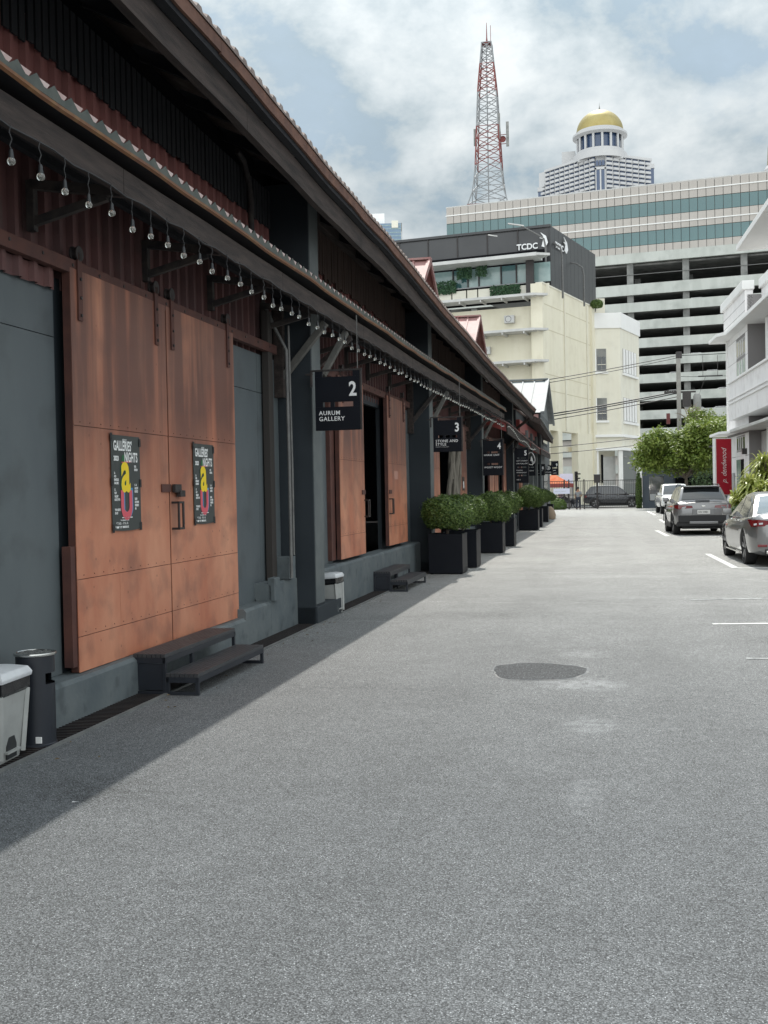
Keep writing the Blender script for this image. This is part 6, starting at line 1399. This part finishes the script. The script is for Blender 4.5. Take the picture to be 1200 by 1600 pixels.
# street-level columns and shop front of the yellow building
bxp('ground_wall', M_cream, ye, 0, Wd - 2.0, 3.2, 3.6, 0, 7.0); bxp('column_lintel', M_yellow, ye, 0, Wd - .6, .5, 1.4, 6.6, 7.2)
for x in (11.5, 15.5, 19.5): bxp('column', M_yellow, ye, x, x + .8, .1, .9, 0, 6.8)
for s0, s1 in ((0.1, 1.3), (3.6, 4.8)): side_box('column', M_yellow, s0, s1, -.1, .7, 0, 7.2)
side_box('column', M_yellow, 9.6, 14.5, -.1, .6, 0, 7.3); side_box('inner_wall', M_cream, 1.3, 9.6, 2.5, 2.8, 0, 7.2); side_box('beam', M_cream, 0, 15.3, 1.0, 1.3, 5.4, 5.9)
side_box('shutter', M_ledge, 5.4, 9.4, 2.3, 2.5, 0, 4.4); side_box('drain_pipe', M_cream, 2.6, 2.9, 1.8, 2.1, 0, 7.2); side_box('grille_window', M_iron, 1.5, 3.4, 2.35, 2.5, 2.6, 3.7)
# dark charcoal box
loc3, rz3, L3 = frame_from((-20.57, 105.09), (-4.51, 102.70)); M3 = M1.inverted() @ Matrix.Translation(loc3) @ Matrix.Rotation(rz3, 4, 'Z')
b = MB(M3); b.box(-8, L3 - .0, .1, 12, 24.1, 26.8); b.build('charcoal_box', M_darkclad, ye)
for k in range(7):
    b = MB(M3); x0 = -5.1 + k * 3.03; b.box(x0 + .05, x0 + 2.95, 0, .1, 24.15, 26.6); b.build('cladding_panel', M_darkclad, ye); 
    b = MB(M3); b.box(x0 - .05, x0 + .05, -.08, .1, 23.6, 26.7); b.build('cladding_fin', M_iron, ye)
b = MB(M3); b.box(-8, L3 + .05, -.15, .3, 26.72, 26.95); b.build('roof_trim', M_darkclad, ye)
for k in range(9): b = MB(M3); x0 = -3.0 + k * 2.1; b.box(x0 + .08, x0 + 2.0, .3, .5, 23.3, 24.1); b.build('clerestory_pane', M_glasspale, ye)
loc4 = (-4.51, 102.7, 0); rz4 = math.atan2(116.84 - 102.7, -.37 + 4.51); M4 = M1.inverted() @ Matrix.Translation(loc4) @ Matrix.Rotation(rz4, 4, 'Z')
for k in range(12): b = MB(M4); b.box(k * 1.23 + .02, k * 1.23 + 1.21, 0, .25, 20.8, 26.85); b.build('cladding_panel', M_darkclad, ye)
b = MB(M4); b.box(0, 14.8, .05, 8, 20.7, 26.8); b.build('charcoal_box', M_darkclad, ye); b = MB(M3); b.box(L3 - 2.5, L3 - .05, .15, .4, 20.5, 24.1); b.build('corner_pane', M_glasspale, ye)
for (MM, x0, z0, sc, nm) in ((M3, 13.0, 24.75, 1.0, 1), (M4, 1.0, 24.95, 1.7, 2)):
    o = text('TCDC', .78 if nm == 1 else .8, M_white, ye, 'sign_lettering', (0, 0, 0), sx=.95 if nm == 1 else 1.1, bold=.02, ext=.03); o.data.transform(MM @ Matrix.Translation((x0, -.16, z0)))
    x1 = x0 + (2.42 if nm == 1 else 2.75); b = MB(MM); b.prism([(x1, z0 + .15), (x1 + .35 * sc, z0 + .0), (x1 + .62 * sc, z0 + .45), (x1 + .45 * sc, z0 + 1.1), (x1 - .1 * sc, z0 + 1.5), (x1 + .2 * sc, z0 + 1.05), (x1 - .2 * sc, z0 + .98), (x1 + .18 * sc, z0 + .8)], 'y', -.2, -.14); b.build('sign_emblem', M_white, ye)
for (x, z) in ((17.2, 17.4), (19.0, 14.6), (21.4, 17.4)):
    b = MB(); b.box(x, x + .95, .35, .9, z, z + .7); ac = b.build('air_conditioner', M_ledge, ye, bevel=.02); b = MB(); b.lathe([(.26, .34), (.30, .335), (.30, .349)], (x + .4, 0, z + .35), 14, 'y'); b.build('fan_grille', M_iron, ac)
side_box('rain_pipe', M_cream, 13.2, 13.35, -.15, -.02, 7.3, 20.6); side_box('rain_pipe', M_cream, 6.1, 6.22, -.13, -.02, 7.3, 20.6)
# tall street lamps in front
def lamp(base, h, arm, label):
    t = thing('street_lamp', label, 'street lamp', base, 0, 'grey double-bend street lamps'); b = MB(); b.tube([(0, 0, 0), (0, 0, h - 1.2), (-.15, 0, h - .4), (-.7, 0, h)] + [(-arm * k / 4 - .7, 0, h + .25 * k) for k in (1, 2, 3, 4)], [.10, .09, .08, .075, .07, .07, .065, .06], 8); b.build('mast_arm', M_conduit, t, smooth=True)
    b = MB(); b.beam((-arm - .4, 0, h + .93), (-arm - 1.9, 0, h + 1.25), .28, .12); b.build('lamp_head', M_ledge, t, bevel=.04)
# positions found from the mast tops against the charcoal box (they stand on the terrace roof)
lamp((-.55 - 2.9, 103.6, 20.0), 5.3, 5.2, 'street lamp mast whose arm crosses the letters of the rooftop sign'); lamp((-1.5, 108.8, 20.0), 4.3, 3.6, 'street lamp mast on the right, before the charcoal side wall')
lamp((-4.9, 101.3, 21.5), 4.2, 1.6, 'short lamp mast rising from the terrace ledge under the rooftop sign')

# --- white-cream corner building
loc, rz, Lw = frame_from((-.79, 114.07), (2.06, 114.66))
we = thing('pale_corner_building', 'pale cream corner building with tall shuttered windows beyond the gate', 'building', loc, rz)
bxp('wall', M_cream, we, 0, Lw, 0, 8, 7.1, 18.5); pr = bxp('parapet', M_offwhite, we, -.1, Lw + .1, -.15, .5, 18.5, 20.1); bxp('roof_hut', M_cream, we, -.2, 2.0, 3, 7, 20, 22.2)
loc5 = (2.06, 114.66, 0); rz5 = math.atan2(121.96 - 114.66, 4.27 - 2.06); M5 = (Matrix.Translation(loc) @ Matrix.Rotation(rz, 4, 'Z')).inverted() @ Matrix.Translation(loc5) @ Matrix.Rotation(rz5, 4, 'Z')
def s5(name, m, x0, x1, y0, y1, z0, z1, par=None): b = MB(M5); b.box(x0, x1, y0, y1, z0, z1); return b.build(name, m, par or we)
s5('side_wall', M_cream, .02, 7.6, 0.02, 3, 7.1, 18.5); s5('side_parapet', M_offwhite, 0, 7.7, -.1, .5, 18.5, 20.15)
for z in (7.0, 5.6):
    bxp('string_course', M_offwhite, we, -.1, Lw + .25, -.35, 0, z, z + .28, bevel=.03); s5('string_course', M_offwhite, -.1, 7.7, -.35, .0, z, z + .28)
bxp('frieze', M_cream, we, 0, Lw, 0, .5, 5.8, 7.1); s5('frieze', M_cream, 0, 7.6, 0.02, .5, 5.8, 7.1)
for z0, z1 in ((13.95, 16.35), (8.8, 11.15)):
    f_ = bxp('window', M_column, we, .38, 1.42, -.02, .02, z0, z1); bxp('pane', M_glassdark, we if False else f_, .48, .88, -.05, -.021, z0 + .15, z1 - .85); bxp('pane', M_glassdark, f_, .96, 1.34, -.05, -.021, z0 + .15, z1 - .85)
    bxp('glazing_bar', M_cream, f_, .48, 1.34, -.07, -.051, z0 + .7, z0 + .76); bxp('sill', M_offwhite, we, .2, 1.6, -.18, 0, z0 - .25, z0 - .02); bxp('shutter', M_offwhite, we, .06, .36, -.08, 0, z0, z1)
    f_ = s5('window', M_stone2, .9, 6.3, -.02, .01, z0 - .1, z1 + .1)
    for k in range(5): s5('louvre', M_offwhite, 1.0 + k * 1.07, 1.55 + k * 1.07, -.10, -.021, z0, z1 + .05, f_)
    s5('sill', M_offwhite, .7, 6.5, -.22, 0, z0 - .35, z0 - .11)
for u in (0, Lw - .35): bxp('column', M_offwhite, we, u, u + .45, -.05, .4, 0, 5.6)
s5('column', M_offwhite, 6.6, 7.6, -.05, .4, 0, 5.6); s5('shop_glass', M_glassdark, .6, 6.6, .25, .3, 0, 5.6); s5('glass_rail', M_column, .6, 6.6, .2, .25, 2.1, 2.25); s5('glass_rail', M_column, .6, 6.6, .2, .25, 4.9, 5.05)
bxp('shop_wall', M_cream, we, .4, Lw - .4, 1.5, 1.7, 0, 5.6); bxp('shutter', M_ledge, we, 1.2, 2.5, 1.3, 1.5, 0, 5.0); bxp('doorway', M_interior, we, 1.0, 1.2, 1.3, 1.5, 2.2, 5.2)
t = thing('plant_tuft', 'small green plant growing on the roof between yellow and pale buildings', 'plant', (-.3, 113.4, 20.9)); link('foliage', shrub_mesh(77, .7, .5, .5, 1200, .1), t)

# --- domed hotel tower far behind
def DOMEPOS(): return (2.2, 800.0, 0)
ht = thing('domed_hotel_tower', 'white balconied hotel tower crowned by a columned rotunda and gold dome', 'tower', DOMEPOS(), 0)
Zk = 765.0
# two wings meeting at a blunt corner: outline points (x relative to dome axis, y)
WL_ = [(-47, 18), (-3.5, -16), (3.5, -16), (38, 8)]
b = MB(); b.prism([(-46, 19), (-3.5, -15), (3.5, -15), (37, 9), (37, 40), (-46, 40)], 'z', 170, 243); b.build('core', M_hotel, ht)
def wing(A, B, n, tops, label):
    A = Vector((*A, 0)); B = Vector((*B, 0)); d = (B - A); L_ = d.length; ag = math.atan2(d.y, d.x); Mw = Matrix.Translation(A) @ Matrix.Rotation(ag, 4, 'Z'); cwd = L_ / n
    for k in range(n):
        z = 196.0; top = tops(k / (n - 1))
        bb_ = MB(Mw)
        while z < top:
            x0, x1 = k * cwd + .25, (k + 1) * cwd - .35
            bb_.prism([(x0, -.1), (x1, -.1), (x1, -1.3), (x1 - .6, -2.0), (x0 + .6, -2.0), (x0, -1.3)], 'z', z, z + 1.75); z += 3.25
        bb_.box(k * cwd - .2, k * cwd + .25, -1.0, 0, 190, top + 1.2)
        bb_.build('balcony_column', M_hotel, ht)
        b = MB(Mw); b.box(k * cwd + .3, (k + 1) * cwd - .3, -.25, -.05, 190, top); b.build('window_strip', M_bluewin, ht)
        b = MB(Mw); b.box(k * cwd, (k + 1) * cwd, -2, 2, top, top + 1.8); b.build('parapet_block', M_hotel, ht)
wing((-44, 17), (-3.5, -16), 11, lambda u: 231.0 + 10.5 * (u > .05), 'l'); wing((3.5, -16), (36, 7), 7, lambda u: 241.5, 'r')
b = MB(); b.prism([(-16, -12), (16, -12), (18, 6), (-18, 6)], 'z', 240, 245.5); b.build('terrace_block', M_hotel, ht)
for (a, c_) in ((-2.9, -.5), (.5, 2.9)):
    b = MB(); b.box(a, c_, -17.0, -16.6, 188, 231.5); b.build('blue_window_strip', M_bluewin, ht)
b = MB(); b.box(-.5, .5, -17.4, -16.5, 188, 232); b.box(-3.6, -2.9, -17.4, -16.5, 188, 233); b.box(2.9, 3.6, -17.4, -16.5, 188, 233); b.box(-3.6, 3.6, -17.4, -16.5, 231.8, 233.6); b.build('central_fins', M_hotel, ht)
for k in range(3): b = MB(); b.box(-3.2 + k * 2.2, -1.4 + k * 2.2, -17.0, -16.4, 234.6, 238.4); b.build('window', M_bluewin, ht)
for (x0, x1, y0) in ((-46.5, -43.0, 15.0), (34.0, 38.5, 5.0)): b = MB(); b.box(x0, x1, y0, y0 + 3, 185, 228 if x0 < 0 else 236); b.build('corner_window_strip', M_bluewin, ht); b = MB(); b.box(x0 - .4, x1 + .4, y0 - .6, y0 + 3, 228 if x0 < 0 else 236, 231 if x0 < 0 else 239); b.build('corner_cap', M_hotel, ht)
b = MB(); b.box(-28, -18, 4, 12, 240, 253); b.build('plant_room', M_hotel, ht)
b = MB(); b.prism([(-30, 10), (-14, -5), (14, -5), (20, 10)], 'z', 240, 245.5); b.build('terrace_block', M_hotel, ht)
# rotunda
b = MB(); b.lathe([(19.5, 241), (19.5, 246), (17.5, 246), (17.5, 248.5)], n=36); b.build('rotunda_base', M_hotel, ht)
b = MB(); b.lathe([(14.5, 247), (14.5, 260)], n=24); b.build('rotunda_glass', M_bluewin, ht)
for k in range(16):
    a = 2 * math.pi * k / 16 + .1; b = MB(); b.lathe([(.9, 248), (.9, 259.5)], (16.3 * math.cos(a), 16.3 * math.sin(a), 0), 8); b.build('column', M_hotel, ht, smooth=True)
b = MB(); b.lathe([(17, 258.5), (19.8, 259.8), (19.8, 261.3), (17.6, 261.5), (17.2, 263.5), (16.4, 263.5)], n=40); b.build('cornice', M_hotel, ht)
b = MB(); b.lathe([(17.0 * math.cos(t_), 263.5 + 15.8 * math.sin(t_)) for t_ in [math.pi / 2 * k / 14 for k in range(15)]], n=40); b.build('gold_dome', M_gold, ht, smooth=True)
b = MB(); b.lathe([(1.5, 278), (1.3, 279), (.6, 281), (.2, 283), (0, 286)], n=10); b.build('finial', M_column, ht)

# --- lattice mast
ma = thing('lattice_mast', 'tall red and white lattice telecom mast behind the garage roof', 'mast', (-35.4, 355, 0))
def halfw(z):
    # half width of the square mast at height z
    pts_ = [(85, 9.0), (96, 6.6), (100, 5.2), (107, 4.3), (135, 3.0), (150, 1.6)]
    for (a, wa), (c_, wc) in zip(pts_, pts_[1:]):
        if z <= c_: return wa + (wc - wa) * (z - a) / (c_ - a)
    return 1.6
zs = [60, 80, 90, 96, 100.5, 105, 109.5, 114, 118.3, 122.4, 126.4, 130.2, 133.8, 137.2, 140.4, 143.4, 146.2, 148.6, 150.6]
for i, (za, zb_) in enumerate(zip(zs, zs[1:])):
    m_ = M_mastwhite if (i // 3) % 2 == 1 else M_mastred; b = MB(); ha, hb = halfw(max(za, 85)), halfw(zb_)
    ca = [(-ha, -ha), (ha, -ha), (ha, ha), (-ha, ha)]; cb = [(-hb, -hb), (hb, -hb), (hb, hb), (-hb, hb)]; r_ = .15 if za > 90 else .17
    for k in range(4):
        k2 = (k + 1) % 4; b.tube([(*ca[k], za), (*cb[k], zb_)], .24, 4); b.tube([(*ca[k], za), (*cb[k2], zb_)], r_, 4); b.tube([(*ca[k2], za), (*cb[k], zb_)], r_, 4); b.tube([(*cb[k], zb_), (*cb[k2], zb_)], .12, 4)
    b.build('lattice_section', m_, ma)
b = MB(); b.tube([(0, 0, 150), (0, 0, 152.5), (0, 0, 157.5)], [.5, .2, .08], 6); b.tube([(1.3, 0, 150), (1.3, 0, 156.5)], .09, 5); b.build('aerial', M_mastred, ma)
b = MB(); b.box(-1.5, 1.5, -1.5, 1.5, 150.2, 150.6); b.build('platform', M_mastred, ma); b = MB(); b.tube([(0, -3, 90), (0, -1.6, 150)], .2, 5); b.build('ladder', M_mastwhite, ma)
for (x, z0, z1) in ((3.8, 117.5, 126), (6.6, 115.0, 123), (-4.1, 116, 121.5)): b = MB(); b.box(x - .45, x + .45, -3.6, -3.0, z0, z1); b.build('panel_antenna', M_column, ma)
b = MB(); b.tube([(3.5, -3, 119), (6.6, -3, 119)], .12, 5); b.tube([(3.5, -3, 116), (6.6, -3, 116)], .12, 5); b.lathe([(0, .6), (.9, .4), (1.1, 0)], (5.0, -3.2, 117.5), 10, 'y'); b.build('antenna_bracket', M_mastred, ma)

# --- distant blue glass tower
bt = thing('glass_office_tower', 'distant blue glass office tower peeking over the dark roof', 'tower', (-164.5, 889, 0), R(11))
b = MB(); b.box(-40, 0, 0, 30, 150, 231); b.build('core', M_glassfar, bt)
b = MB(); b.box(-38, -14, 4, 24, 231, 240.5); b.build('roof_block', M_offwhite, bt); b = MB(); b.box(-8, -2.5, -1, 3, 227, 233); b.build('cream_plant_box', M_cream, bt)
for k in range(12):
    z = 196 + k * 3.0; b = MB(); b.box(-40, 0, -.25, 0, z, z + .5); b.build('floor_band', M_glasspale, bt)
for (x, z) in ((-12, 199), (-9, 199), (-20, 208), (-18, 208), (-5, 211), (-30, 214), (-26, 222), (-22, 222)): b = MB(); b.box(x, x + 1.9, -.4, -.25, z, z + 3.0); b.build('pale_window', M_offwhite, bt)  # off-white panes scattered over the glass
b = MB(); b.box(0, .5, 0, 30, 150, 224); b.build('side_wall', M_ledge, bt); b = MB(); b.box(0, .8, 0, 31, 224, 231.2); b.build('crown_band', M_column, bt)
for k in range(5): 
    for q in range(4): b = MB(); b.box(.5, .7, 3 + q * 7, 6.5 + q * 7, 198 + k * 5, 200.5 + k * 5); b.build('window', M_bluewin, bt)

# ------------------------------------------------------------------ small litter on the asphalt
b = MB(); rnd = random.Random(3)
for k in range(160):
    x = rnd.uniform(-3.3, 3); y = rnd.uniform(3.2, 20) ; s_ = rnd.uniform(.002, .006); a = rnd.uniform(0, 3)
    b.add([(x + s_ * math.cos(a + q), y + s_ * math.sin(a + q), .006 + (.004 if q % 2 else 0)) for q in (0, 1.6, 3.1, 4.7)], [(0, 1, 2, 3)])
b.build('grit', M_kerb, kind='stuff')
b = MB()
for k in range(70):
    y = rnd.uniform(4.5, 22); p = WL(-3.45 + abs(rnd.gauss(0, .16)), y); s_ = rnd.uniform(.008, .022); a = rnd.uniform(0, 6.28)
    b.add([(p.x + s_ * math.cos(a), p.y + s_ * math.sin(a), .012), (p.x + s_ * .4 * math.cos(a + 1.6), p.y + s_ * .4 * math.sin(a + 1.6), .020), (p.x - s_ * math.cos(a), p.y - s_ * math.sin(a), .012), (p.x + s_ * .4 * math.cos(a - 1.6), p.y + s_ * .4 * math.sin(a - 1.6), .014)], [(0, 1, 2, 3)])
b.build('fallen_leaves', mat('dead_leaf', (.10, .07, .035), .8, col2=(.16, .12, .06), scale=20), kind='stuff')
b = MB(); b.add([(-2.75, 5.05, .012), (-2.72, 5.055, .016), (-2.715, 5.07, .012), (-2.75, 5.065, .013)], [(0, 1, 2, 3)]); tag(b.build('paper_scrap', M_pwhite), 'tiny white paper scrap on the shaded asphalt at the lower left', 'litter')
